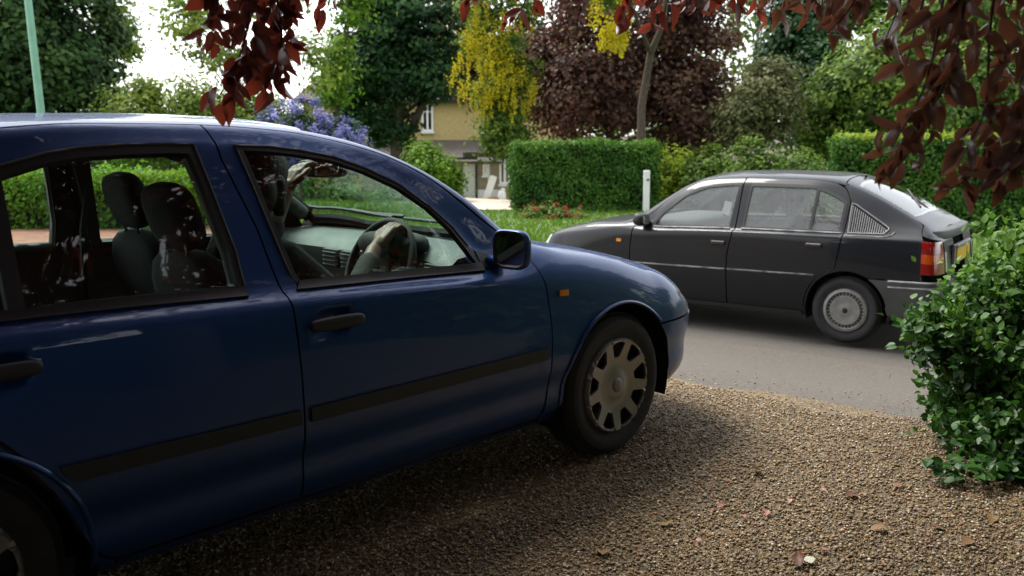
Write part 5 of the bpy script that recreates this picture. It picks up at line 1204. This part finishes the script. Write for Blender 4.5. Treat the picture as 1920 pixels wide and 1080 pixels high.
    # dark tree before the house
    es = [ell(612, -230, 800, 120, 31, 1), ell(640, -60, 870, 200, 31, 1.2), ell(605, 40, 760, 190, 31, .8), ell(700, 70, 872, 208, 31, .6), ell(625, 150, 725, 262, 31, .4), ell(690, 190, 785, 285, 31.4, .25)]
    es = [(e[0], e[1], e[2], e[3], e[3]*.8, e[5], e[6]) for e in es]
    r_, P_, cl_ = tree('dark_tree', 'tall dark blue green tree with two bare stems in front of the house', 'tree', es, (at(742, 290, 31).x, 31), 'darkgreen', 420, 75, .42, .15, r0=.24, nl=14, group=G, flat=.5, vary=.7, top=at(742, -100, 31))
    o3 = Vector(r_.location); g = Geo(); a = at(762, 330, 31.2); g.tube([a-o3-Vector((0, 0, 1)), at(768, 250, 31.2)-o3, at(790, 200, 31.2)-o3, at(830, 140, 31.2)-o3], [.2, .17, .13, .08], 9); g.obj('stem', MATS['bark'], r_, smooth=True)
    es = [ell(600, 60, 660, 230, 27, 1.), ell(620, -80, 700, 70, 27, .8)]
    tree('lime_tree', 'fresh green tree edging the left side of the dark tree', 'tree', es, (at(610, 250, 27).x, 27), 'brightgreen', 60, 45, .35, .12, r0=.06, nl=10, group=G, flat=.5)
    # laburnum: green crown with hanging yellow flower chains
    es = [ell(850, -80, 1020, 130, 24, 1.), ell(870, 60, 1010, 270, 24, 1.), ell(890, 190, 1000, 300, 24, .8)]
    root, P, cl = tree('laburnum_tree', 'tree hung with chains of yellow flowers in front of the dark trees', 'tree', es, (at(985, 300, 24).x, 24), 'midgreen', 150, 65, .3, .10, r0=.08, nl=16, group=G, vary=.5)
    def chains(es, n, root, name, ln=.32, sz=.045, yb=0):
        d = unit(rng.normal(size=(n, 3))); d[:, 1] -= .35; d = unit(d); ee = np.array([es[i] for i in rng.integers(0, len(es), n)]); s = ee[:, :3]+d*ee[:, 3:6]*rng.uniform(.75, 1.05, (n, 1)); V, N, T = [], [], []
        for p in s:
            l = ln*rng.uniform(.6, 1.5); m = int(22*l/.32); t = rng.random(m); w = .05*(1-t*.75)
            V.append(p+np.stack([rng.normal(0, 1, m)*w, rng.normal(0, 1, m)*w, -t*l], 1)); N.append(rng.normal(size=(m, 3))); T.append(np.clip(rng.normal(.5, .25)+rng.normal(0, .15, m), 0, 1))
        V, N, T = np.concatenate(V), np.concatenate(N), np.concatenate(T)
        quads(V-np.array(root.location), N, sz*rng.uniform(.7, 1.4, len(V)), 1.3, T, name, LM['flower_yellow'], root)
    chains([ell(840, 70, 990, 185, 23.6), ell(880, 110, 1010, 225, 23.6), ell(880, -60, 1000, 100, 23.6), ell(860, 20, 960, 120, 23.6)], 360, root, 'flower_chains', .42, .045)
    es = [ell(1085, -160, 1205, 30, 17, 1.)]
    root, P, cl = tree('laburnum_tree', 'nearer tree whose yellow flower clusters hang down at the top of the photo', 'tree', es, (at(1203, 300, 23).x, 23), 'midgreen', 40, 40, .25, .09, r0=.055, nl=10, group=G, bark='bark_grey', top=at(1150, -60, 17), limb=False)
    g = Geo(); o3 = Vector(root.location); g.tube([Vector((0, 0, -.1)), at(1203, 200, 23)-o3, at(1220, 100, 22.8)-o3, at(1245, 40, 22)-o3, at(1260, -120, 21)-o3], [.13, .10, .085, .06, .03], 9); g.tube([at(1220, 100, 22.8)-o3, at(1195, 40, 21)-o3, at(1160, -80, 18)-o3], [.06, .045, .02], 8); g.obj('trunk', MATS['bark'], root, smooth=True)
    chains([ell(1105, -60, 1185, 60, 16.8), ell(1120, 40, 1180, 75, 16.8)], 110, root, 'flower_chains', .26, .05)
    # copper leaved trees
    es = [ell(985, -220, 1270, 170, 26.5, 1.4), ell(985, 40, 1230, 300, 26.5, 1.2), ell(1170, -120, 1410, 200, 27, 1.2), ell(1200, 90, 1405, 320, 27, 1.2), ell(1100, 0, 1320, 270, 28, 1.), ell(955, 10, 1070, 255, 27.5, .7)]
    tree('plum_tree', 'large purple brown leaved tree behind the yellow flowered trees', 'tree', es, (at(1150, 300, 27).x, 27), 'plum', 620, 64, .46, .125, r0=.16, nl=40, group=G, vary=1.0, shell=.5)
    es = [ell(795, -160, 935, 150, 33, 1.), ell(840, 60, 960, 215, 33, .7)]
    tree('plum_tree', 'small purple leaved tree glimpsed left of the yellow flowers', 'tree', es, (at(1010, 300, 33).x, 33), 'plum', 130, 70, .45, .14, r0=.08, nl=8, group=G)
    # right hand side woodland edge
    es = [ell(1375, 90, 1500, 290, 24, 1.), ell(1350, 160, 1430, 300, 24, .6)]
    tree('feathery_tree', 'grey green feathery tree with bare pale twigs right of the purple tree', 'tree', es, (at(1420, 300, 24).x, 24), 'olive', 130, 55, .4, .10, r0=.07, nl=50, group=G, flat=.4, vary=.6, bark='bark_grey')
    es = [ell(1420, -40, 1580, 180, 30, 1.), ell(1480, 60, 1610, 310, 29, 1.)]
    tree('dark_tree', 'dark green tree standing between the feathery tree and the trimmed hedge', 'tree', es, (at(1530, 300, 30).x, 30), 'darkgreen', 260, 70, .45, .15, r0=.16, nl=12, group=G, vary=.6)
    es = [ell(1540, 30, 1740, 300, 24, 1.), ell(1600, 120, 1780, 300, 23.5, .8), ell(1500, 140, 1600, 300, 25, .5)]
    tree('broad_tree', 'broad olive green tree rising above the trimmed hedge', 'tree', es, (at(1640, 300, 24).x, 24), 'midgreen', 300, 65, .42, .12, r0=.13, nl=14, group=G, vary=.8)
    es = [ell(1480, -120, 1700, 80, 34, 1.), ell(1640, -60, 1960, 150, 33, 1.2), ell(1700, 60, 2000, 290, 30, 1.2)]
    tree('tall_tree', 'tall light green tree at the back on the right', 'tree', es, (at(1780, 300, 33).x, 33), 'midgreen', 460, 65, .6, .17, r0=.2, nl=14, group=G, vary=.8)
    es = [ell(1380, -200, 1470, 60, 36, 1.)]
    tree('thin_tree', 'thin tree against the sky above the feathery tree', 'tree', es, (at(1420, 300, 36).x, 36), 'midgreen', 50, 40, .5, .15, r0=.1, nl=20, group=G)
    # far wood that closes the view behind the gardens
    P, N, T = [], [], []
    for u in range(-2600, 4200, 60):
        y = 62+8*math.sin(u*.013); top = (40 if u > 780 else 110)+45*math.sin(u*.021)+30*math.sin(u*.007+1)
        if 180 < u < 640: top = 215
        e = ell(u-70, top, u+70, 340, y, 1); p, nn, t, _ = crown_pts([e], 26, 45, 1.1, .8, .8, .7); P.append(p); N.append(nn); T.append(t)
    P, N, T = np.concatenate(P), np.concatenate(N), np.concatenate(T)
    tag(quads(P, N, .42*rng.uniform(.6, 1.3, len(P)), 1.5, T, 'far_wood', LM['midgreen']), kind='stuff')
    # grass blades on the lawn
    n = 70000; aa = rng.uniform(-12, 26, n); bb = 11.66+13*rng.random(n)**1.6; x = aa*DA[0]+bb*DB[0]; y = aa*DA[1]+bb*DB[1]; z = zab(aa, bb)+.03; k = ~((y > 20.3)&(np.abs(x-(912-960)/FPX*1.016*y) < .9+(y-20)*.06)); x, y, z = x[k], y[k], z[k]; n = len(x)
    h = rng.uniform(.04, .11, n); dx = rng.normal(0, .03, n); dy = rng.normal(0, .03, n); w = .012
    V = np.stack([np.stack([x-w, y, z], 1), np.stack([x+w, y, z], 1), np.stack([x+dx, y+dy, z+h], 1)], 1).reshape(-1, 3)
    tag(link('grass', npmesh('grass', V, np.arange(3*n).reshape(-1, 3), False, np.repeat(rng.random(n), 3)), LM['grass']), kind='stuff')
planting()
# ------------------------------------------------------------------ driver
def blob(parts, name, m, parent=None, voxel=.0042, smooth=2):
    """one continuous surface grown over tapered limbs and rounded masses"""
    g = Geo()
    for q in parts:
        if q[0] == 'c':                       # tapered limb p0,r0 -> p1,r1
            a, ra, b, rb = Vector(q[1]), q[2], Vector(q[3]), q[4]; n = 6
            d = (b-a).normalized()
            pts = [a-d*ra*.7]+[a.lerp(b, i/n) for i in range(n+1)]+[b+d*rb*.7]
            g.tube(pts, [ra*.62]+[ra+(rb-ra)*i/n for i in range(n+1)]+[rb*.62], 14)
        else: g.sup(q[1], q[2], q[3] if len(q) > 3 else 1.0, q[4] if len(q) > 4 else None, 20, 14)
    o = g.obj(name, m, parent, smooth=True, angle=180)
    r = o.modifiers.new('remesh', 'REMESH'); r.mode = 'VOXEL'; r.voxel_size = voxel; r.use_smooth_shade = True
    s = o.modifiers.new('smooth', 'SMOOTH'); s.factor = .5; s.iterations = smooth
    return o
def hand(wrist, palm, tan, fwd, upv, grip, thumb_side):
    """palm and five separate fingers; tan = along the gripped bar, fwd/upv span the plane the fingers curl in"""
    W_, C_ = Vector(wrist), Vector(palm); t, f, u = (Vector(v).normalized() for v in (tan, fwd, upv))
    out = [('c', W_, .026, W_.lerp(C_, .4), .027), ('c', C_-t*.024, .0165, W_.lerp(C_, .25)-t*.012, .02), ('c', C_+t*.024, .0165, W_.lerp(C_, .25)+t*.012, .02), ('c', C_, .018, W_.lerp(C_, .3), .022)]
    for k, (off, ln) in enumerate(((-.033, .82), (-.0115, .98), (.0105, 1.05), (.032, .97))):
        off *= thumb_side
        k0 = C_+t*off; p = [k0]
        for (df, du) in grip: p.append(p[-1]+(f*df+u*du)*ln)
        rr = [.0105, .0098, .0088, .0075] if abs(ln-.82) > .01 else [.0092, .0085, .0076, .0066]
        for i in range(3): out.append(('c', p[i], rr[i], p[i+1], rr[i+1]))
    th0 = W_.lerp(C_, .45)+t*.026*thumb_side; th1 = th0+t*.026*thumb_side+(C_-W_).normalized()*.028; th2 = th1+(C_-W_).normalized()*.026+f*.012+t*.004*thumb_side
    out += [('c', th0, .016, th1, .0125), ('c', th1, .0125, th2, .0095)]
    return out
def person():
    M = BC.matrix_world.copy()
    root = None
    HC = Vector((-1.335, -.345, 1.205))
    Rt = Matrix.Rotation(R(38), 3, 'Z') @ Matrix.Rotation(R(4), 3, 'Y')
    def h(x, y, z): return HC+Rt @ Vector((x, y, z))
    hips, chest, neck = Vector((-1.48, -.37, .50)), Vector((-1.44, -.365, .84)), Vector((-1.385, -.355, 1.06))
    sR, eR, wR = Vector((-1.40, -.55, .965)), Vector((-1.17, -.60, .765)), Vector((-.955, -.46, .945))
    sL, eL, wL = Vector((-1.38, -.19, .985)), Vector((-1.215, -.135, .975)), Vector((-1.105, -.115, 1.150))
    pR = Vector((-.868, -.445, 1.015)); pL = Vector((-1.055, -.105, 1.222))
    parts = [('e', hips, (.13, .17, .13), .85), ('c', hips, .125, chest, .14), ('e', chest, (.115, .175, .17), .85), ('c', chest+Vector((0, 0, .1)), .11, neck-Vector((.01, 0, .02)), .06), ('c', neck-Vector((.02, 0, .06)), .058, HC+Vector((-.01, 0, -.06)), .052),
             ('c', sR, .06, eR, .047), ('c', eR, .045, wR, .03), ('c', sL, .06, eL, .047), ('c', eL, .044, wL, .029), ('c', sL, .062, chest+Vector((0, .05, .12)), .08), ('c', sR, .062, chest+Vector((0, -.05, .12)), .08),
             ('e', h(-.008, 0, .03), (.094, .076, .092), 1.0), ('e', h(.03, 0, -.035), (.062, .058, .075), .95), ('e', h(.075, 0, -.085), (.022, .026, .02), 1), ('c', h(.09, 0, .015), .009, h(.112, 0, -.022), .012),
             ('c', h(.088, -.015, -.055), .007, h(.088, .015, -.055), .007), ('c', h(.086, -.016, -.066), .006, h(.086, .016, -.066), .006), ('c', h(.082, -.04, .03), .010, h(.09, .0, .03), .009), ('c', h(.082, .04, .03), .010, h(.09, .0, .03), .009),
             ('e', h(0, -.078, -.005), (.018, .010, .03)), ('e', h(0, .078, -.005), (.018, .010, .03))]
    for sd in (-1, 1):
        k = Vector((-1.02, -.37+sd*.13, .60)); parts += [('c', hips+Vector((0, sd*.09, 0)), .085, k, .062), ('c', k, .06, Vector((-.82, -.37+sd*.10, .30)), .042), ('c', Vector((-.84, -.37+sd*.10, .285)), .038, Vector((-.66, -.37+sd*.11, .29)), .032)]
    parts += hand(wR, pR, (0, 1, 0), (1, 0, 0), (-.1, 0, 1), [(.030, .014), (.022, -.014), (-.004, -.024)], 1)
    parts += hand(wL, pL, (.25, -.95, .1), (1, -.1, .25), (-.3, 0, 1), [(.030, .018), (.024, .002), (.018, -.010)], 1)
    o = blob(parts, 'person', MATS['skin'])
    tag(o, 'driver in a dark jacket, one hand on the wheel, the other raised to the mirror', 'person'); o.matrix_world = M
    jk = [('e', hips+Vector((0, 0, .03)), (.145, .185, .13), .85), ('c', hips, .14, chest, .152), ('e', chest, (.128, .19, .18), .85), ('c', chest+Vector((0, 0, .1)), .125, neck-Vector((.015, 0, .045)), .076),
          ('c', sR, .076, eR, .06), ('c', eR, .059, eR.lerp(wR, .80), .042), ('c', sL, .076, eL, .06), ('c', eL, .056, eL.lerp(wL, .35), .05), ('c', sL, .074, chest+Vector((0, .05, .12)), .09), ('c', sR, .074, chest+Vector((0, -.05, .12)), .09)]
    blob(jk, 'jacket', MATS['jacket'], o, .009, 3)
    tr = []
    for sd in (-1, 1):
        k = Vector((-1.02, -.37+sd*.13, .60)); tr += [('c', hips+Vector((0, sd*.09, 0)), .098, k, .074), ('c', k, .072, Vector((-.82, -.37+sd*.10, .33)), .056)]
    blob(tr, 'trousers', MATS['jacket'], o, .010, 3)
    hr = [('e', h(-.022, 0, .042), (.104, .090, .096), 1.0), ('e', h(-.055, 0, -.03), (.065, .088, .09), .95), ('c', h(-.03, -.075, .0), .022, h(-.02, -.07, -.10), .02), ('c', h(-.03, .075, .0), .022, h(-.02, .07, -.10), .02), ('c', h(.05, -.05, .09), .03, h(.055, .04, .092), .03)]
    blob(hr, 'hair', MATS['hair'], o, .006, 2)
    for sd in (-1, 1): Geo().sup(h(.078, sd*.031, .008), (.012, .012, .012)).obj('eye', MATS['lamp_clear'], o, smooth=True)
    return o
person()
# ------------------------------------------------------------------ copper beech overhead, bush by the drive, things fallen on the gravel
def inframe(P, mx=.06):
    f = np.array(fw); r = np.array(rt); u = np.array(up); d = P-np.array([0, 0, EYE]); z = d@f
    x = 960+FPX*(d@r)/np.maximum(z, 1e-3); y = 540-FPX*(d@u)/np.maximum(z, 1e-3); a = mx*FPX/np.maximum(z, .3)
    return (z > -.3)&(x > -a-10)&(x < 1930+a)&(y > -a-8)&(y < 1090+a)&(z > 0)|((np.abs(d[:, :2]).max(1) < .5)&(d[:, 2] < .6))
CANOPY_N = 40000
def beech():
    B = Vector((3.6, .6, 0))
    root = empty('copper_beech_tree', 'copper leaved tree with dark red leaves hanging in front of the camera', 'tree', loc=B)
    O = np.array(B)
    g = Geo(); pts = [Vector((0, 0, -.1)), Vector((0, .02, 1.0)), Vector((-.05, .05, 2.2)), Vector((-.12, .1, 3.4)), Vector((-.1, .2, 5.2)), Vector((0, .2, 7.5))]
    g.tube(pts, [.34, .26, .23, .2, .14, .05], 14); g.obj('trunk', MATS['bark_grey'], root, smooth=True, angle=60)
    tips = []
    for i in range(22):                        # boughs reaching over the drive
        a = R(95+170*i/21+random.uniform(-6, 6)); l = random.uniform(3.2, 6.0); z0 = random.uniform(2.9, 4.6); s = Vector((-.1, .1, z0))
        e = s+Vector((math.cos(a)*l, math.sin(a)*l*1.0+.8, random.uniform(-.2, .9))); m = s.lerp(e, .5)+Vector((0, 0, .45))
        if e.y+B.y > 4.6: e.y = 4.6-B.y
        c = [s, s.lerp(m, .55)+Vector((0, 0, .08)), m, m.lerp(e, .55)+Vector((0, 0, .05)), e]
        pw = np.array([[*(q+B)] for q in c])
        lim = EYE+.165*np.maximum(pw[:, 1], 0)+.55
        for q, zz in zip(c, lim): q.z = max(q.z, zz)
        Geo().tube(c, [.06, .048, .035, .022, .008], 7).obj('bough', MATS['bark_grey'], root, smooth=True, angle=60); tips += [np.array(q)+O for q in (m, m.lerp(e, .5), e)]
    # canopy leaves around the boughs, above the view
    n = 14000; ctr = np.array(tips)[rng.integers(0, len(tips), n)]; P = ctr+rng.normal(0, 1, (n, 3))*np.array([.75, .75, .40])
    P = P[(P[:, 2] > 2.45)&~inframe(P)]; P = P[P[:, 1] < 5.6]
    blades(P-O, rng.normal(size=P.shape)*np.array([1, 1, .4])+np.array([0, 0, -.5]), rng.normal(0, .5, P.shape)+np.array([0, 0, 1]), .085*rng.uniform(.7, 1.25, len(P)), rng.random(len(P)), 'canopy_leaves', LM['copper'], root)
    n = CANOPY_N; P = np.stack([rng.uniform(-6.5, .9, n), rng.uniform(-4.5, 3.6, n), 2.7+3.0*rng.random(n)**1.2], 1)
    n2 = 9000; P = np.concatenate([P, np.stack([rng.uniform(.9, 5.2, n2), rng.uniform(-2.5, 3.0, n2), 3.0+2.3*rng.random(n2)], 1)])
    P[:, 2] += .35*np.sin(P[:, 0]*2.1+P[:, 1])*np.cos(P[:, 1]*1.7); P = P[(P[:, 2] > 2.5)&~inframe(P, .12)]
    quads(P-O, rng.normal(0, .55, P.shape)+np.array([0, 0, 1]), .15*rng.uniform(.7, 1.3, len(P)), 1.6, rng.random(len(P)), 'shade_canopy', LM['copper'], root)  # crown out of view, massed in slabs to shade the car and its reflections
    # the sprays that hang into the picture: (pixel u, pixel v, distance)
    sprays = [
     ([(500, -190, 2.6), (478, -40, 2.45), (462, 60, 2.38), (440, 130, 2.33), (405, 190, 2.3)], 32, .082),
     ([(510, -120, 2.6), (520, 0, 2.5), (528, 80, 2.45), (518, 130, 2.42), (500, 165, 2.4)], 26, .080),
     ([(460, -160, 2.5), (425, -60, 2.4), (405, 20, 2.35), (395, 75, 2.32)], 18, .074),
     ([(560, -150, 2.6), (552, -50, 2.55), (540, 10, 2.5), (535, 60, 2.5)], 8, .075),
     ([(655, -150, 2.8), (640, -60, 2.75), (620, -5, 2.7), (612, 20, 2.7)], 6, .07),
     ([(690, -120, 2.8), (680, -45, 2.8), (668, -18, 2.8)], 4, .06),
     ([(1010, -150, 3.1), (1000, -60, 3.1), (985, 0, 3.1), (965, 45, 3.1)], 9, .08),
     ([(900, -120, 3.1), (905, -60, 3.1), (880, 0, 3.1)], 5, .075),
     ([(1800, -230, 2.1), (1780, -80, 2.05), (1758, 60, 2.0), (1738, 150, 1.97), (1702, 225, 1.95), (1672, 275, 1.93)], 20, .076),
     ([(1900, -220, 2.1), (1872, -60, 2.05), (1855, 80, 2.0), (1850, 190, 1.98), (1822, 260, 1.96), (1795, 310, 1.95)], 15, .08),
     ([(1725, -200, 2.2), (1700, -60, 2.15), (1682, 20, 2.1), (1660, 75, 2.1)], 9, .075),
     ([(1820, -160, 2.0), (1810, 0, 1.95), (1790, 110, 1.93), (1752, 195, 1.92)], 11, .078),
     ([(1960, -180, 2.0), (1935, 0, 1.95), (1920, 120, 1.93), (1905, 240, 1.92), (1880, 300, 1.9)], 14, .084),
     ([(1750, -160, 2.3), (1735, -20, 2.3), (1715, 60, 2.3), (1700, 120, 2.3)], 8, .075),
     ([(1890, -160, 2.3), (1880, -20, 2.3), (1890, 80, 2.3), (1875, 150, 2.3)], 9, .075),
     ([(1960, 120, 1.9), (1945, 220, 1.88), (1915, 290, 1.86), (1870, 335, 1.85)], 12, .082),
     ([(1790, 60, 2.0), (1745, 190, 1.97), (1712, 265, 1.95), (1668, 335, 1.93)], 12, .072),
     ([(1860, 200, 2.0), (1845, 290, 1.97), (1815, 335, 1.95), (1790, 350, 1.94)], 11, .074),
     ([(1640, -140, 2.4), (1620, -40, 2.4), (1590, 20, 2.4), (1552, 62, 2.4)], 11, .08)]
    for i in range(13):
        u = 1195+i*32+random.uniform(-10, 10); y = random.uniform(2.9, 3.6); d = random.uniform(5, 48) if u < 1330 or u > 1430 else random.uniform(-5, 22)
        sprays.append(([(u+15, -150, y+.1), (u+8, -70, y), (u, -15, y), (u-8, d, y)], 7, .082))
    LP, LD, LN, LS = [], [], [], []
    for k, (pl, n, size) in enumerate(sprays):
        c = [at(*q) for q in pl]; p = [np.array(q) for q in c]
        # smooth the spray line
        L_ = [0]+list(np.cumsum([np.linalg.norm(p[i+1]-p[i]) for i in range(len(p)-1)])); tt = np.linspace(0, L_[-1], 24)
        q = np.stack([pch(L_, [v[j] for v in p], tt) for j in range(3)], 1)
        Geo().tube([Vector(v-O) for v in q], [float(x) for x in np.linspace(.0058, .0014, 24)], 5).obj('hanging_twig', MATS['twig'], root, smooth=True, angle=60)
        n = int(n*1.5)
        for i in range(n):
            f = 1-(i/max(1, n-1))*.86 if n > 1 else 1; f = min(1, f+rng.uniform(-.02, .02)); j = f*23; a = int(min(22, j)); b0 = q[a]+(q[a+1]-q[a])*(j-a); dr = unit((q[a+1]-q[a])[None])[0]
            for rep in range(2 if rng.random() < .75 else 1):
                side = rng.normal(size=3); side -= dr*side.dot(dr); side = unit(side[None])[0]*np.array([1, .8, .6]); st = b0+side*rng.uniform(.01, .035)*size/.085
                d = unit((.4*dr+.6*side+np.array([0, 0, -.7])+rng.normal(0, .38, 3))[None])[0]
                fc = unit((rng.normal(0, .75, 3)+np.array([-.0, -.75, .35]))[None])[0]
                LP.append(st); LD.append(d); LN.append(fc); LS.append(size*rng.uniform(.45, 1.0)*(.92 if p[0][0] > 1 else 1))
    LP, LD, LN, LS = map(np.array, (LP, LD, LN, LS)); right = LP[:, 0] > .3*LP[:, 1]*.9
    for s, m in ((~right, 'copper'), (right, 'copper_dark')):
        blades(LP[s]-O, LD[s], LN[s], LS[s], np.clip(rng.normal(.5, .28, s.sum()), 0, 1), 'hanging_leaves', LM[m], root, wid=.86, curl=.45, fold=.6)
beech()
def near_bush():
    c = Vector((2.15, 4.05, 0)); root = empty('privet_bush', 'leafy dark green bush at the right edge of the gravel drive', 'bush', loc=(c.x, c.y, zg(c.x, c.y)))
    O = np.array(root.location)
    # envelope: pixel outline of the left side of the bush at its own distance
    es = [ell(1755, 560, 2060, 900, 3.95, 1.2, .5), ell(1842, 405, 2030, 760, 4.05, 1.6, .5), ell(1835, 640, 2080, 960, 3.75, .9, .5), ell(1795, 520, 1900, 640, 4.1, .35, .25), ell(1728, 580, 1810, 690, 3.95, .35, .2), ell(1765, 690, 2000, 930, 3.9, .9, .4), ell(1795, 770, 2010, 950, 3.55, .9, .22)]
    P, N, T, cl = crown_pts(es, 760, 28, .085, .72, .9, .4); k = P[:, 2] > O[2]+.03; P, N, T = P[k], N[k], T[k]
    D = N*.6+rng.normal(0, .6, N.shape)+np.array([0, 0, .25])
    top = (P[:, 2]+rng.normal(0, .10, len(P)) > .62)
    for s, nm, mt in ((~top, 'foliage', 'privet'), (top, 'lit_top_leaves', 'privet_lit')):  # upper leaves paler: light from above put into their colour
        blades(P[s]-O, D[s], N[s]+np.array([0, -.1, .5]), .042*rng.uniform(.55, 1.25, s.sum()), T[s], nm, LM[mt], root, wid=1.15, curl=.2, fold=.4)
    # ivy-like leaves creeping over the stones at its foot
    q = []
    for (u, v) in ((1790, 855), (1815, 868), (1850, 880), (1885, 905), (1800, 840), (1870, 860), (1910, 925), (1765, 850)):
        b = at(u, v, 3.3); 
        for i in range(14): q.append((b.x+.03+rng.normal(0, .03), 3.38+rng.normal(0, .05), .03+.06*rng.random()))
    q = np.array(q); blades(q-O, rng.normal(size=q.shape)*np.array([1, 1, .3]), rng.normal(0, .3, q.shape)+np.array([0, -.3, 1]), .042*rng.uniform(.6, 1.3, len(q)), rng.random(len(q)), 'creeping_leaves', LM['privet'], root, wid=1.5)
    for i in range(16):
        b = Vector((rng.normal(0, .10)+.05, rng.normal(0, .10), -.03)); t = Vector(cl[rng.integers(0, len(cl))])-Vector(O)
        Geo().tube([b, b.lerp(t, .4)+Vector((0, 0, .06)), b.lerp(t, .75), t], [.011, .009, .006, .003], 6).obj('stem', MATS['bark'], root, smooth=True)
near_bush()
def litter():
    M1 = leafmat('petal_pink', [(.45, .14, .15), (.55, .24, .22), (.62, .40, .34)], .3); M2 = leafmat('leaf_dead', [(.10, .035, .02), (.20, .085, .03), (.35, .24, .10)], .2)
    M3 = leafmat('leaf_pale', [(.35, .38, .24), (.5, .5, .36), (.6, .6, .48)], .2)
    def lay(name, u, v, size, m, label, cat, group):
        f = fw+(u-960)/FPX*rt-(v-540)/FPX*up; t = -(EYE-.016)/f.z; p = Vector((0, 0, EYE))+f*t; z = zg(p.x, p.y)
        a = rng.random()*6.28; D = np.array([[math.cos(a), math.sin(a), .12]]); N = np.array([[rng.normal(0, .25), rng.normal(0, .25), 1]])
        o = blades(np.zeros((1, 3)), D, N, np.array([size]), rng.random(1), name, m, None, wid=1.25, curl=.3, fold=.5); o.location = (p.x, p.y, z+.016)
        tag(o, label, cat, group)
    for i, (u, v) in enumerate(((1397, 970), (1540, 1030), (1538, 918), (1355, 945), (1440, 958), (1310, 1015), (1480, 935))): lay('fallen_petal', u, v, .024+.008*rng.random(), M1, 'pink petal lying flat on the gravel drive', 'petal', 'petals on the gravel')
    for i, (u, v) in enumerate(((1500, 1062), (1663, 990), (1590, 930), (1744, 985), (1820, 1010), (1420, 880), (1250, 985), (1690, 905), (1130, 1040), (1860, 965))): lay('fallen_leaf', u, v, .045+.02*rng.random(), M2, 'brown dead leaf lying on the gravel drive', 'leaf', 'dead leaves on the gravel')
    lay('fallen_leaf', 1522, 1056, .05, M3, 'pale upturned leaf near the bottom edge of the gravel', 'leaf', None)
    lay('fallen_leaf', 1752, 868, .06, M3, 'yellowish leaf at the foot of the privet bush', 'leaf', None)
litter()

def behind():
    """out of view: hedges and dark trees added to block sky light and darken the paintwork"""
    hedge('blocking_hedge', 'unseen tall hedge added behind the camera to block low sky light', (-9, -3.2), (5, -4.6), 1.2, 2.4, 'hedge', 160, .17)
    hedge('blocking_hedge', 'unseen tall hedge added right of the drive to darken the car reflections', (5.2, -3.0), (5.6, 4.6), 1.0, 2.2, 'hedge', 200, .15)
    for i, (x, y, z, r, lb) in enumerate(((-6.5, -4.5, 4.2, 3.0, 'unseen sky-blocking evergreen added to the left behind the camera'), (-.5, -5.5, 5.0, 3.2, 'broad unseen sky-blocking evergreen added straight behind the camera'), (5.5, -3.0, 4.6, 3.0, 'unseen sky-blocking evergreen added to the right behind the camera'), (6.8, 1.2, 3.4, 2.3, 'unseen sky-blocking evergreen added beside the drive to the right of the camera'), (7.4, 5.2, 3.3, 2.2, 'unseen sky-blocking evergreen added beside the drive nearest the road'))):
        tree('blocking_evergreen', lb, 'tree', [(x, y, z, r, r*.8, r*.95, 1)], (x, y), 'conifer', 150, 60, .6, .24, r0=.2, nl=8, group='unseen evergreens added to block sky light')
behind()
